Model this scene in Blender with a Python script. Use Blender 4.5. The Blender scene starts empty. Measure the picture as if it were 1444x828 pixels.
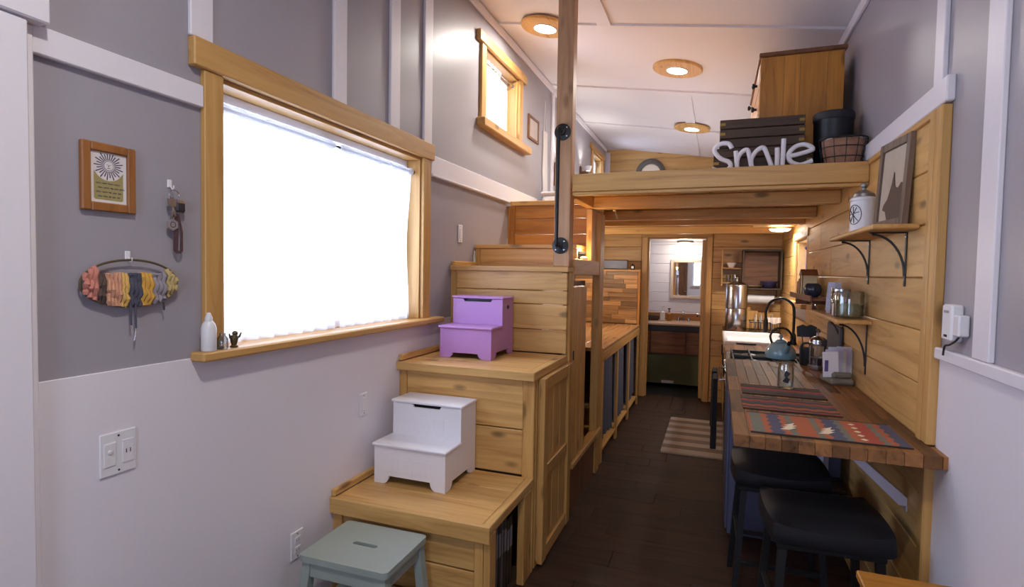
import bpy, bmesh, math, random
from mathutils import Matrix, Vector, Euler
random.seed(7)
scene = bpy.context.scene
COL = scene.collection
# ------------------------------------------------------------------ camera
cd = bpy.data.cameras.new('camera'); cam = bpy.data.objects.new('camera', cd); COL.objects.link(cam)
YAW, PITCH, ROLL, FPX = 0.35333, 0.0404, 0.01773, 778.5
cd.sensor_width = 36; cd.lens = FPX*36/1444; cd.clip_start = 0.02; cd.clip_end = 200
fw = Vector((-math.sin(YAW)*math.cos(PITCH), math.cos(YAW)*math.cos(PITCH), -math.sin(PITCH)))
rt = Vector((math.cos(YAW), math.sin(YAW), 0)); dn = fw.cross(rt)
r2 = rt*math.cos(ROLL)-dn*math.sin(ROLL); d2 = rt*math.sin(ROLL)+dn*math.cos(ROLL)
m3 = Matrix((r2, -d2, -fw)).transposed()
cam.matrix_world = Matrix.Translation((0, 0, 1.53)) @ m3.to_4x4()
scene.camera = cam
# ------------------------------------------------------------------ world, exposure
W = bpy.data.worlds.new('sky'); scene.world = W; W.use_nodes = True
bg = W.node_tree.nodes['Background']; bg.inputs[0].default_value = (0.60, 0.72, 1.0, 1); bg.inputs[1].default_value = 13.0
scene.view_settings.view_transform = 'Standard'; scene.view_settings.look = 'None'
scene.view_settings.exposure = 0.25; scene.view_settings.gamma = 1.0; scene.view_settings.use_curve_mapping = False
scene.cycles.use_denoising = True
scene.cycles.max_bounces = 14; scene.cycles.diffuse_bounces = 7; scene.cycles.transparent_max_bounces = 12
scene.cycles.caustics_reflective = False; scene.cycles.caustics_refractive = False
LED = 14.0           # ceiling lamps, watts each
WARM = (1.0, 0.95, 0.88)
# daylight portals: guide the sky's light through the real window openings
def portal(x, y, z, sx, sz, axis):
    l = bpy.data.lights.new('window_portal', 'AREA'); l.shape = 'RECTANGLE'; l.size = sx; l.size_y = sz
    l.cycles.is_portal = True
    o = bpy.data.objects.new('window_portal', l); COL.objects.link(o); o.location = (x, y, z)
    d = {'+x': (1,0,0), '-x': (-1,0,0), '+y': (0,1,0), '-y': (0,-1,0)}[axis]
    o.rotation_euler = Vector(d).to_track_quat('-Z', 'Z').to_euler()
XL, XR, Y0, YE, YB = -1.62, 0.72, -1.6, 8.4, 7.0
def ceil_z(x): return 3.42 - (x-XL)*(0.35/2.34)
portal(XL-.135, 2.145, 1.71, 1.40, .94, '+x')
portal(XL-.135, 4.085, 2.88, .74, .54, '+x')
portal(XL-.135, 7.75, 2.86, .70, .64, '+x')
portal(XL-.135, 7.875, 1.55, .35, .40, '+x')
portal(XR+.135, 5.5, 1.58, .70, .56, '-x')
portal(-.25, Y0-.135, 1.70, .90, 1.10, '+y')

# ------------------------------------------------------------------ helpers
def srgb(r, g, b):
    f = lambda c: c/12.92 if c <= .04045 else ((c+.055)/1.055)**2.4
    return (f(r/255), f(g/255), f(b/255), 1)
MATS = {}
def newmat(name):
    m = bpy.data.materials.new(name); m.use_nodes = True
    return m, m.node_tree.nodes, m.node_tree.links, m.node_tree.nodes['Principled BSDF']
def paint(name, col, rough=.5, bump=.05, metal=0, scale=60, var=.04, spec=.5, coat=0):
    if name in MATS: return MATS[name]
    m, N, L, p = newmat(name)
    p.inputs['Roughness'].default_value = rough; p.inputs['Metallic'].default_value = metal
    p.inputs['Specular IOR Level'].default_value = spec; p.inputs['Coat Weight'].default_value = coat
    tc = N.new('ShaderNodeTexCoord'); n = N.new('ShaderNodeTexNoise'); n.inputs['Scale'].default_value = scale; n.inputs['Detail'].default_value = 3
    L.new(tc.outputs['Object'], n.inputs['Vector'])
    mx = N.new('ShaderNodeMix'); mx.data_type = 'RGBA'
    c = col; mx.inputs[6].default_value = (c[0]*(1-var), c[1]*(1-var), c[2]*(1-var), 1); mx.inputs[7].default_value = (min(1,c[0]*(1+var)), min(1,c[1]*(1+var)), min(1,c[2]*(1+var)), 1)
    L.new(n.outputs['Fac'], mx.inputs[0]); L.new(mx.outputs[2], p.inputs['Base Color'])
    if bump:
        b = N.new('ShaderNodeBump'); b.inputs['Strength'].default_value = bump; b.inputs['Distance'].default_value = .002
        L.new(n.outputs['Fac'], b.inputs['Height']); L.new(b.outputs['Normal'], p.inputs['Normal'])
    MATS[name] = m; return m
AX = {'x': 0, 'y': 1, 'z': 2}
def wood(kind, axis, dark, light, rough=.45, var=.25, knots=.5, grain=1.0, spec=.5):
    name = kind+'_'+axis
    if name in MATS: return MATS[name]
    m, N, L, p = newmat(name)
    tc = N.new('ShaderNodeTexCoord'); oi = N.new('ShaderNodeObjectInfo')
    va = N.new('ShaderNodeVectorMath'); va.operation = 'ADD'
    cm = N.new('ShaderNodeCombineXYZ'); mu = N.new('ShaderNodeMath'); mu.operation = 'MULTIPLY'; mu.inputs[1].default_value = 37.0
    L.new(oi.outputs['Random'], mu.inputs[0])
    for k in range(3): L.new(mu.outputs[0], cm.inputs[k])
    L.new(tc.outputs['Object'], va.inputs[0]); L.new(cm.outputs[0], va.inputs[1])
    mp = N.new('ShaderNodeMapping'); s = [14*grain]*3; s[AX[axis]] = .9*grain; mp.inputs['Scale'].default_value = s
    L.new(va.outputs[0], mp.inputs['Vector'])
    n = N.new('ShaderNodeTexNoise'); n.inputs['Scale'].default_value = 1.6; n.inputs['Detail'].default_value = 7; n.inputs['Roughness'].default_value = .62; n.inputs['Distortion'].default_value = .9
    L.new(mp.outputs[0], n.inputs['Vector'])
    r = N.new('ShaderNodeValToRGB'); e = r.color_ramp.elements
    e[0].position = .28; e[0].color = dark; e[1].position = .66; e[1].color = light
    mid = e.new(.46); mid.color = tuple(.35*dark[k]+.65*light[k] for k in range(3))+(1,)
    L.new(n.outputs['Fac'], r.inputs['Fac'])
    mp2 = N.new('ShaderNodeMapping'); s2 = [6.5]*3; s2[AX[axis]] = 2.6; mp2.inputs['Scale'].default_value = s2
    L.new(va.outputs[0], mp2.inputs['Vector'])
    v = N.new('ShaderNodeTexVoronoi'); v.inputs['Scale'].default_value = 1.0
    L.new(mp2.outputs[0], v.inputs['Vector'])
    kr = N.new('ShaderNodeMapRange'); kr.inputs[1].default_value = .07; kr.inputs[2].default_value = .15; kr.inputs[3].default_value = 1-knots; kr.inputs[4].default_value = 1
    L.new(v.outputs['Distance'], kr.inputs[0])
    mm = N.new('ShaderNodeMix'); mm.data_type = 'RGBA'; mm.blend_type = 'MULTIPLY'; mm.inputs[0].default_value = 1
    L.new(r.outputs[0], mm.inputs[6]); L.new(kr.outputs[0], mm.inputs[7])
    hs = N.new('ShaderNodeHueSaturation'); vr = N.new('ShaderNodeMapRange'); vr.inputs[3].default_value = 1-var; vr.inputs[4].default_value = 1+var*.6
    L.new(oi.outputs['Random'], vr.inputs[0]); L.new(vr.outputs[0], hs.inputs['Value']); L.new(mm.outputs[2], hs.inputs['Color'])
    L.new(hs.outputs[0], p.inputs['Base Color']); p.inputs['Roughness'].default_value = rough; p.inputs['Specular IOR Level'].default_value = spec
    b = N.new('ShaderNodeBump'); b.inputs['Strength'].default_value = .15; b.inputs['Distance'].default_value = .002
    L.new(n.outputs['Fac'], b.inputs['Height']); L.new(b.outputs['Normal'], p.inputs['Normal'])
    MATS[name] = m; return m
def pine(ax): return wood('pine', ax, srgb(170,122,62), srgb(214,170,104), .42, .12, .6)
def amber(ax): return wood('amber', ax, srgb(140,84,26), srgb(190,128,52), .38, .2, .5)
def stain(ax): return wood('stain', ax, srgb(70,42,24), srgb(140,92,56), .5, .2, .4)
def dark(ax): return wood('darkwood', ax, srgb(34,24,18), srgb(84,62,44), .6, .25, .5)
def trimw(ax): return wood('trimpine', ax, srgb(168,120,60), srgb(206,160,94), .42, .08, .5)
def glassmat(name='pane_glass', tint=(1,1,1,1), gl=.08):
    if name in MATS: return MATS[name]
    m, N, L, p = newmat(name); N.remove(p)
    t = N.new('ShaderNodeBsdfTransparent'); t.inputs[0].default_value = tint
    g = N.new('ShaderNodeBsdfGlossy'); g.inputs['Roughness'].default_value = .03
    fr = N.new('ShaderNodeLayerWeight'); fr.inputs[0].default_value = .25
    mr = N.new('ShaderNodeMapRange'); mr.inputs[3].default_value = gl; mr.inputs[4].default_value = .7
    L.new(fr.outputs['Fresnel'], mr.inputs[0])
    mx = N.new('ShaderNodeMixShader'); L.new(mr.outputs[0], mx.inputs[0]); L.new(t.outputs[0], mx.inputs[1]); L.new(g.outputs[0], mx.inputs[2])
    L.new(mx.outputs[0], N['Material Output'].inputs[0]); MATS[name] = m; return m
def sheer(name, col, trans=.55, see=.12):
    if name in MATS: return MATS[name]
    m, N, L, p = newmat(name); N.remove(p)
    d = N.new('ShaderNodeBsdfDiffuse'); d.inputs[0].default_value = col
    t = N.new('ShaderNodeBsdfTranslucent'); t.inputs[0].default_value = col
    q = N.new('ShaderNodeBsdfTransparent')
    wv = N.new('ShaderNodeTexNoise'); wv.inputs['Scale'].default_value = 300
    tc = N.new('ShaderNodeTexCoord'); L.new(tc.outputs['Object'], wv.inputs['Vector'])
    bp = N.new('ShaderNodeBump'); bp.inputs['Strength'].default_value = .2; bp.inputs['Distance'].default_value = .001
    L.new(wv.outputs['Fac'], bp.inputs['Height']); L.new(bp.outputs[0], d.inputs['Normal'])
    a = N.new('ShaderNodeMixShader'); a.inputs[0].default_value = trans; L.new(d.outputs[0], a.inputs[1]); L.new(t.outputs[0], a.inputs[2])
    b = N.new('ShaderNodeMixShader'); b.inputs[0].default_value = see; L.new(a.outputs[0], b.inputs[1]); L.new(q.outputs[0], b.inputs[2])
    L.new(b.outputs[0], N['Material Output'].inputs[0]); MATS[name] = m; return m
def glow(name, col, s):
    if name in MATS: return MATS[name]
    m, N, L, p = newmat(name)
    p.inputs['Base Color'].default_value = (.9,.9,.9,1); p.inputs['Emission Color'].default_value = tuple(col[:3])+(1,); p.inputs['Emission Strength'].default_value = s
    MATS[name] = m; return m

WHITE = paint('white_paint', srgb(226,221,226), .42, .03, var=.015)
CEILW = paint('ceiling_white', srgb(226,222,224), .6, .03, var=.015)
GREY = paint('grey_paint', srgb(160,155,161), .40, .03, scale=35, var=.02, spec=.35)
BLACK = paint('black_metal', srgb(22,22,24), .45, .02)
STEEL = paint('steel', srgb(190,190,195), .22, 0, metal=1)
CHROME = paint('chrome', srgb(210,210,215), .12, 0, metal=1)
PLAST = paint('white_plastic', srgb(225,223,225), .35, 0)
GLASS = glassmat()
JAR = glassmat('jar_glass', (.93,.96,.96,1), .10)

ABS = {}
def thing(name, label, cat, loc=(0,0,0), rotz=0, group=None, world=False):
    o = bpy.data.objects.new(name, None); COL.objects.link(o); o.empty_display_size = .05
    o.location = loc; o.rotation_euler = (0,0,rotz)
    o['label'] = label; o['category'] = cat
    if group: o['group'] = group
    ABS[o] = Vector(loc) if world else Vector((0,0,0))
    return o
def tag(o, label, cat, group=None):
    o['label'] = label; o['category'] = cat
    if group: o['group'] = group
    return o
def struct(o, label=None):
    o['kind'] = 'structure'
    if label: o['label'] = label
    return o
def link(name, me, mat, parent, loc):
    o = bpy.data.objects.new(name, me); COL.objects.link(o)
    if mat and (not me.materials): me.materials.append(mat)
    if parent is not None:
        o.parent = parent; o.location = Vector(loc)-ABS.get(parent, Vector((0,0,0)))
    else: o.location = loc
    ABS[o] = Vector(loc); return o
CACHE = {}
def boxmesh(d, bev, mat):
    key = (round(d[0],4), round(d[1],4), round(d[2],4), bev, mat.name)
    if key in CACHE: return CACHE[key]
    bm = bmesh.new(); bmesh.ops.create_cube(bm, size=1); bmesh.ops.scale(bm, vec=d, verts=bm.verts)
    b = min(bev, min(d)*.45)
    if b > 0: bmesh.ops.bevel(bm, geom=list(bm.edges), offset=b, segments=1, affect='EDGES')
    me = bpy.data.meshes.new('box'); bm.to_mesh(me); bm.free(); me.materials.append(mat); CACHE[key] = me; return me
def bx(name, parent, mat, x0, x1, y0, y1, z0, z1, bev=.003, rot=None):
    d = (abs(x1-x0), abs(y1-y0), abs(z1-z0))
    o = link(name, boxmesh(d, bev, mat), None, parent, ((x0+x1)/2, (y0+y1)/2, (z0+z1)/2))
    if rot: o.rotation_euler = rot
    return o
def addbox(bm, x0, x1, y0, y1, z0, z1, bev=0, mtx=None):
    r = bmesh.ops.create_cube(bm, size=1); vs = r['verts']
    bmesh.ops.scale(bm, vec=(x1-x0, y1-y0, z1-z0), verts=vs); bmesh.ops.translate(bm, vec=((x0+x1)/2, (y0+y1)/2, (z0+z1)/2), verts=vs)
    if mtx is not None: bmesh.ops.transform(bm, matrix=mtx, verts=vs)
    if bev:
        es = set(e for v in vs for e in v.link_edges); bmesh.ops.bevel(bm, geom=list(es), offset=bev, segments=2, affect='EDGES')
def mesh(name, bm, mat, parent=None, smooth=False, origin=None):
    org = Vector(origin) if origin is not None else (ABS[parent] if parent is not None else Vector((0,0,0)))
    bmesh.ops.translate(bm, vec=-org, verts=bm.verts)
    bmesh.ops.recalc_face_normals(bm, faces=bm.faces)
    me = bpy.data.meshes.new(name); bm.to_mesh(me); bm.free()
    if smooth:
        for f in me.polygons: f.use_smooth = True
        try: me.set_sharp_from_angle(angle=math.radians(40))
        except Exception: pass
    return link(name, me, mat, parent, org)
def lathe(bm, prof, c=(0,0,0), n=24, ax='z', cap=True):
    rings = []
    for r, z in prof:
        ring = []
        for k in range(n):
            a = 2*math.pi*k/n; u, v = max(r,1e-5)*math.cos(a), max(r,1e-5)*math.sin(a)
            p = {'z': (u,v,z), 'x': (z,u,v), 'y': (u,z,v)}[ax]
            ring.append(bm.verts.new((p[0]+c[0], p[1]+c[1], p[2]+c[2])))
        rings.append(ring)
    for a, b in zip(rings, rings[1:]):
        for k in range(n): bm.faces.new((a[k], a[(k+1)%n], b[(k+1)%n], b[k]))
    if cap:
        bm.faces.new(rings[0][::-1]); bm.faces.new(rings[-1])
def tube(bm, pts, r, n=8, closed=False, flat=None):
    pts = [Vector(p) for p in pts]; rings = []; N = len(pts); prev = None
    for i, p in enumerate(pts):
        if closed: t = pts[(i+1)%N]-pts[i-1]
        else: t = pts[min(i+1,N-1)]-pts[max(i-1,0)]
        t.normalize()
        u = prev - t*prev.dot(t) if prev is not None else Vector((0,0,0))
        if u.length < 1e-4:
            u = t.orthogonal()
            if flat is not None:
                u = Vector(flat).cross(t)
                if u.length < 1e-4: u = t.orthogonal()
        u.normalize(); prev = u; w = t.cross(u)
        rr = r[i] if isinstance(r, (list, tuple)) else r
        rings.append([bm.verts.new(p+(u*math.cos(2*math.pi*k/n)+w*math.sin(2*math.pi*k/n))*rr) for k in range(n)])
    R = list(zip(rings, rings[1:])) + ([(rings[-1], rings[0])] if closed else [])
    for a, b in R:
        for k in range(n): bm.faces.new((a[k], a[(k+1)%n], b[(k+1)%n], b[k]))
    if not closed: bm.faces.new(rings[0][::-1]); bm.faces.new(rings[-1])
def spline(pts, n=8):
    P = [Vector(p) for p in pts]; out = []
    for i in range(len(P)-1):
        p0 = P[max(i-1,0)]; p1 = P[i]; p2 = P[i+1]; p3 = P[min(i+2,len(P)-1)]
        for k in range(n):
            t = k/n; out.append(.5*((2*p1)+(p2-p0)*t+(2*p0-5*p1+4*p2-p3)*t*t+(3*p1-p0-3*p2+p3)*t**3))
    out.append(P[-1]); return out
def prism(bm, poly, axis, a, b):
    """extrude 2-D outline along axis from a to b (other two axes in x,y,z order)"""
    def P(u, v, w): return {'x': (w,u,v), 'y': (u,w,v), 'z': (u,v,w)}[axis]
    A = [bm.verts.new(P(u,v,a)) for u, v in poly]; B = [bm.verts.new(P(u,v,b)) for u, v in poly]
    bm.faces.new(A); bm.faces.new(B[::-1]); n = len(poly)
    for k in range(n): bm.faces.new((A[k], B[k], B[(k+1)%n], A[(k+1)%n]))
def NB(): return bmesh.new()
def copy_tree(o, loc, rotz, label):
    c = o.copy(); COL.objects.link(c); c.location = loc; c.rotation_euler = (0,0,rotz); c['label'] = label
    for ch in list(o.children):
        d = ch.copy(); COL.objects.link(d); d.parent = c
        for g in list(ch.children):
            h = g.copy(); COL.objects.link(h); h.parent = d
    return c

# ================================================================== ROOM SHELL
T = .13
def holed(bm, ax_x, thick, y0, y1, z0, z1fun, holes):
    """wall slab at x, pierced by rectangular openings (y0,y1,z0,z1)"""
    ys = sorted(set([y0, y1]+[h[0] for h in holes]+[h[1] for h in holes]))
    for a, b in zip(ys, ys[1:]):
        hs = sorted([h for h in holes if h[0] <= a+1e-6 and h[1] >= b-1e-6], key=lambda h: h[2])
        z = z0
        for h in hs+[None]:
            top = h[2] if h else z1fun
            if top > z: addbox(bm, min(ax_x, ax_x+thick), max(ax_x, ax_x+thick), a, b, z, top)
            if h: z = h[3]
WINL = [(1.447,2.84,1.245,2.175), (3.72,4.45,2.615,3.145), (7.4,8.1,2.54,3.18), (7.70,8.05,1.35,1.75)]
WINR = [(5.15,5.85,1.30,1.86)]
HOLL = [(h[0],h[1],sb,h[3]) for h, sb in zip(WINL, (1.213,2.555,2.48,1.30))]; HOLR = [(5.15,5.85,1.26,1.86)]
bm = NB(); holed(bm, XL, -T, Y0-T, YE+T, -.1, 3.46, HOLL)
wall_left = struct(mesh('wall_left', bm, GREY), 'long grey painted wall on the left with white lower half')
bm = NB(); holed(bm, XR, T, Y0-T, YE+T, -.1, 3.10, HOLR)
wall_right = struct(mesh('wall_right', bm, GREY), 'grey painted wall on the right with pine boards over its middle')
bm = NB(); prism(bm, [(XL-T,3.44),(XR+T,3.05),(XR+T,3.17),(XL-T,3.56)], 'y', Y0-T, YE+T)
bm.free(); bm = NB()
prism(bm, [(XL-T, ceil_z(XL-T)), (XR+T, ceil_z(XR+T)), (XR+T, ceil_z(XR+T)+.1), (XL-T, ceil_z(XL-T)+.1)], 'y', Y0-T, YE+T)
ceiling = struct(mesh('ceiling', bm, CEILW), 'white sloping ceiling with flat batten strips')
bm = NB(); addbox(bm, XL-T, XR+T, Y0-T, YE+T, -.1, -.012)
floor = struct(mesh('floor', bm, paint('subfloor', srgb(30,22,18), .7)), 'dark brown plank floor')
def fl(ax): return wood('floor', ax, srgb(36,23,17), srgb(70,48,37), .6, .2, .15, spec=.22)
y = 1.2; row = 0
while y < 6.25:
    off = random.uniform(-.9, .0); x = XL
    cuts = [XL, -.83+random.uniform(.05,.8), XR]
    for a, b in zip(cuts, cuts[1:]): bx('floor_plank', floor, fl('x'), a+.001, b-.001, y+.001, y+.179, -.012, 0, .0015)
    y += .18
bx('floor_plank', floor, fl('x'), XL, XR, Y0, 1.199, -.012, 0, .0015)
ymid = y
for k in range(16): bx('floor_plank', floor, fl('y'), XL+k*.146+.001, XL+(k+1)*.146-.001, ymid+.001, 7.12, -.012, 0, .0015)
bx('floor_panel', floor, paint('bath_floor', srgb(26,27,34), .35), XL, XR, 7.121, YE, -.012, 0, .002)
# front wall behind the viewer: wooden door and a wide window
bm = NB()
for a in ((XL-T,-.7,-.1,3.5),(.2,XR+T,-.1,3.5),(-.7,.2,-.1,1.15),(-.7,.2,2.25,3.5)): addbox(bm, a[0], a[1], Y0-T, Y0, a[2], a[3])
wall_front = struct(mesh('wall_front', bm, WHITE), 'white wall behind the viewer with wooden door and window')
d1 = bx('door_1', None, stain('z'), -1.5, -.85, Y0, Y0+.045, 0, 2.0, .004); struct(d1, 'brown wooden front door behind the viewer')
for zz in (.25, 1.1): bx('door_panel', d1, stain('z'), -1.4, -.95, Y0+.045, Y0+.055, zz, zz+.72, .006)
bm = NB(); lathe(bm, [(.008,0),(.008,.03),(.025,.04),(.028,.06),(.018,.075)], (-.9, Y0+.045, 1.0), 14, 'y'); mesh('door_knob', bm, STEEL, d1, True)
# back partition (pine) with bathroom doorway, gable wall
bm = NB()
for a in ((XL,-.80,0,2.05),(-.11,XR,0,2.05),(-.80,-.11,1.975,2.05)): addbox(bm, a[0], a[1], YB+.02, YB+.10, a[2], a[3])
wall_back = struct(mesh('wall_back', bm, paint('batten_back', srgb(120,82,44), .7)), 'pine board partition with the bathroom doorway')
z = 0; bh = .186
while z < 2.0:
    zt = min(z+bh, 2.04)
    for a, b in ((XL, -.875), (-.045, XR)):
        if zt-z > .02: bx('wall_board', wall_back, pine('x'), a+.001, b-.001, YB, YB+.02, z+.0015, zt-.0015, .004)
    z += bh
# gable wall (bathroom back wall below, loft end wall above)
bm = NB(); addbox(bm, XL-T, XR+T, YE, YE+T, -.1, 3.5)
wall_gable = struct(mesh('wall_gable', bm, WHITE), 'far end wall, white boards in the bathroom and pine in the loft')
z = 0
wp = paint('white_board', srgb(232,229,236), .45, .03, var=.015)
while z < 1.98:
    bx('wall_board', wall_gable, wp, XL, XR, YE-.015, YE, z+.002, min(z+.14,2.0)-.002, .005); z += .14
z = 2.1
while z < 3.3:
    zt = z+.16
    xr = XR if ceil_z(XR) > zt else XL+(3.42-zt)/(.35/2.34)
    bm = NB(); z2 = zt
    poly = [(XL, z+.002), (XR, z+.002), (XR, min(zt-.002, ceil_z(XR))), ]
    if ceil_z(XR) < zt: poly = [(XL, z+.002), (min(XR, XL+(3.42-z)/(.35/2.34))-.01, z+.002)] + ([(XR, ceil_z(XR))] if ceil_z(XR) > z else []) + ([(XL+(3.42-zt)/(.35/2.34), zt-.002)] if zt < 3.42 else []) + [(XL, min(zt-.002, 3.42))]
    else: poly.append((XL, zt-.002))
    prism(bm, poly, 'y', YE-.016, YE)
    mesh('wall_board', bm, pine('x'), wall_gable); z = zt
# bathroom ceiling
bc = bx('ceiling_bathroom', None, CEILW, XL, XR, YB+.11, YE, 2.0, 2.04, .002); struct(bc, 'low white bathroom ceiling')

# ---- ceiling battens
def cbat(name, x0, x1, y0, y1):
    bm = NB(); t = .016
    prism(bm, [(x0, ceil_z(x0)-t), (x1, ceil_z(x1)-t), (x1, ceil_z(x1)), (x0, ceil_z(x0))], 'y', y0, y1); mesh(name, bm, CEILW, ceiling)
for yy in (-.3, 1.15, 2.55, 4.0, 5.45, 6.9): cbat('ceiling_batten', XL, XR, yy-.045, yy+.045)
for xx, a, b in ((-.80, 2.597, 3.953), (-.32, 5.497, 6.853), (-.32, 6.947, 8.3), (-.32, 4.035, 4.5)): 
    if a != 4.035: cbat('ceiling_batten', xx-.05, xx+.05, a, b)
struct(bx('trim_1', None, WHITE, XL, XL+.018, Y0, YE-.02, 3.345, 3.405, .003), 'white trim where left wall meets ceiling')
struct(bx('trim_2', None, WHITE, XR-.018, XR, Y0, YE-.02, 2.99, 3.058, .003), 'white trim where right wall meets ceiling')
struct(bx('trim_12', None, WHITE, XL, XL+.07, YE-.036, YE-.018, 2.1, 3.34, .003), 'white corner trim at far end of loft')
# ---- left wall dressing
bx('wainscot_panel', wall_left, WHITE, XL, XL+.006, Y0, YB, 0, 1.225, .002)
for y0, y1, z0, z1 in ((1.33,1.415,2.272,3.345),(2.04,2.13,2.272,3.345),(2.49,2.58,2.272,3.345),(2.84,2.935,2.272,3.345),(5.45,5.53,2.215,3.345),(-.2,-.1,2.3,3.345)):
    bx('batten', wall_left, WHITE, XL, XL+.016, y0, y1, z0, z1, .003)
struct(bx('trim_3', None, WHITE, XL, XL+.02, .887, 1.374, 2.05, 2.122, .003), 'short white rail left of the big window')
struct(bx('trim_4', None, WHITE, XL, XL+.022, 2.922, 8.3, 2.10, 2.212, .004), 'white rail along the left wall above the stairs')
struct(bx('trim_5', None, WHITE, XL, XL+.03, 2.922, 4.24, 2.085, 2.10, .004), 'thin lower lip of the white rail above the stairs')
# white casing at the left edge of the view
dr = bx('door_2', None, WHITE, XL+.001, XL+.03, -.15, .80, 0, 2.0, .004); struct(dr, 'white side door at the left edge')
bx('door_casing', dr, WHITE, XL, XL+.022, .86, .888, 0, 2.115, .003)
bx('door_casing', dr, WHITE, XL, XL+.05, .76, .862, 0, 2.115, .004)
bx('door_header', dr, WHITE, XL, XL+.06, -.3, .905, 2.117, 2.32, .004)

# ---- windows
def window(n, label, wall, y0, y1, z0, z1, header, sill, casing, hz, sz, mull=True, side=1):
    """side=+1: wall on the left (room towards +x); -1: wall on the right. header/sill/casing are (y0,y1) spans"""
    X = XL if side > 0 else XR
    def b(name, par, mat, u0, u1, *r, **k):   # u measured from wall face into the room
        a, c = X+side*u0, X+side*u1; return bx(name, par, mat, min(a,c), max(a,c), *r, **k)
    w = thing('window_%d' % n, label, 'window', (X, (y0+y1)/2, z0), world=True); del w['category']; w['kind'] = 'structure'
    b('head_jamb', w, trimw('y'), -T, .0, y0, y1, z1-.015, z1, bev=.002)
    b('side_jamb', w, trimw('z'), -T, .0, y0, y0+.015, z0, z1-.015, bev=.002)
    b('side_jamb', w, trimw('z'), -T, .0, y1-.015, y1, z0, z1-.015, bev=.002)
    b('header', w, trimw('y'), 0, .032, header[0], header[1], hz[0], hz[1], bev=.004)
    b('casing', w, trimw('z'), 0, .022, casing[0], y0+.004, sz[1], hz[0], bev=.003)
    b('casing', w, trimw('z'), 0, .022, y1-.004, casing[1], sz[1], hz[0], bev=.003)
    b('sill', w, trimw('y'), -T+.002, .0, y0+.001, y1-.001, sz[0]+.001, sz[1], bev=.001)
    b('sill_nosing', w, trimw('y'), .0, .065, sill[0], sill[1], sz[0], sz[1], bev=.006)
    u0, u1 = -.115, -.085; f = .035
    fr = b('sash', w, PLAST, u0, u1, y0+.015, y1-.015, z0, z0+f)
    b('sash_rail', fr, PLAST, u0, u1, y0+.015, y1-.015, z1-.015-f, z1-.015)
    b('sash_stile', fr, PLAST, u0, u1, y0+.015, y0+.015+f, z0+f, z1-.015-f)
    b('sash_stile', fr, PLAST, u0, u1, y1-.015-f, y1-.015, z0+f, z1-.015-f)
    mid = (y0+y1)/2
    if mull:
        b('mullion', fr, PLAST, u0, u1, mid-.02, mid+.02, z0+f, z1-.015-f)
        spans = ((y0+.05, mid-.02), (mid+.02, y1-.05))
    else: spans = ((y0+.05, y1-.05),)
    for a, c in spans: b('pane', fr, GLASS, -.102, -.098, a, c, z0+f, z1-.015-f, bev=0)
    return w
window(1, 'big pine-framed window on the left wall', wall_left, *WINL[0], (1.33,2.945), (1.33,3.03), (1.375,2.92), (2.176,2.27), (1.213,1.245))
window(2, 'small pine-framed loft window beside the post', wall_left, *WINL[1], (3.585,4.60), (3.60,4.66), (3.645,4.525), (3.146,3.22), (2.555,2.615), mull=False)
window(3, 'far loft window near the end wall', wall_left, *WINL[2], (7.26,8.2), (7.26,8.2), (7.33,8.17), (3.18,3.25), (2.48,2.54), mull=False)
window(4, 'pine-framed kitchen window over the sink', wall_right, *WINR[0], (5.06,5.94), (5.06,5.94), (5.08,5.92), (1.862,1.93), (1.26,1.30), mull=False, side=-1)
window(5, 'bathroom side window', wall_left, *WINL[3], (7.62,8.13), (7.62,8.13), (7.63,8.12), (1.75,1.82), (1.30,1.35), mull=False)
wf = thing('window_6', 'wide window behind the viewer', 'window', (-.325, Y0, 1.15), world=True); del wf['category']; wf['kind'] = 'structure'
for a in ((-.7,.2,1.15,1.2),(-.7,.2,2.2,2.25),(-.7,-.65,1.2,2.2),(.15,.2,1.2,2.2),(-.27,-.23,1.2,2.2)): bx('frame', wf, PLAST, a[0], a[1], Y0-.11, Y0-.07, a[2], a[3])
for a in ((-.65,-.27),(-.23,.15)): bx('pane', wf, GLASS, a[0], a[1], Y0-.092, Y0-.088, 1.2, 2.2, bev=0)
bx('sill', wf, trimw('x'), -.75, .25, Y0-.06, Y0+.05, 1.12, 1.15)

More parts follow.
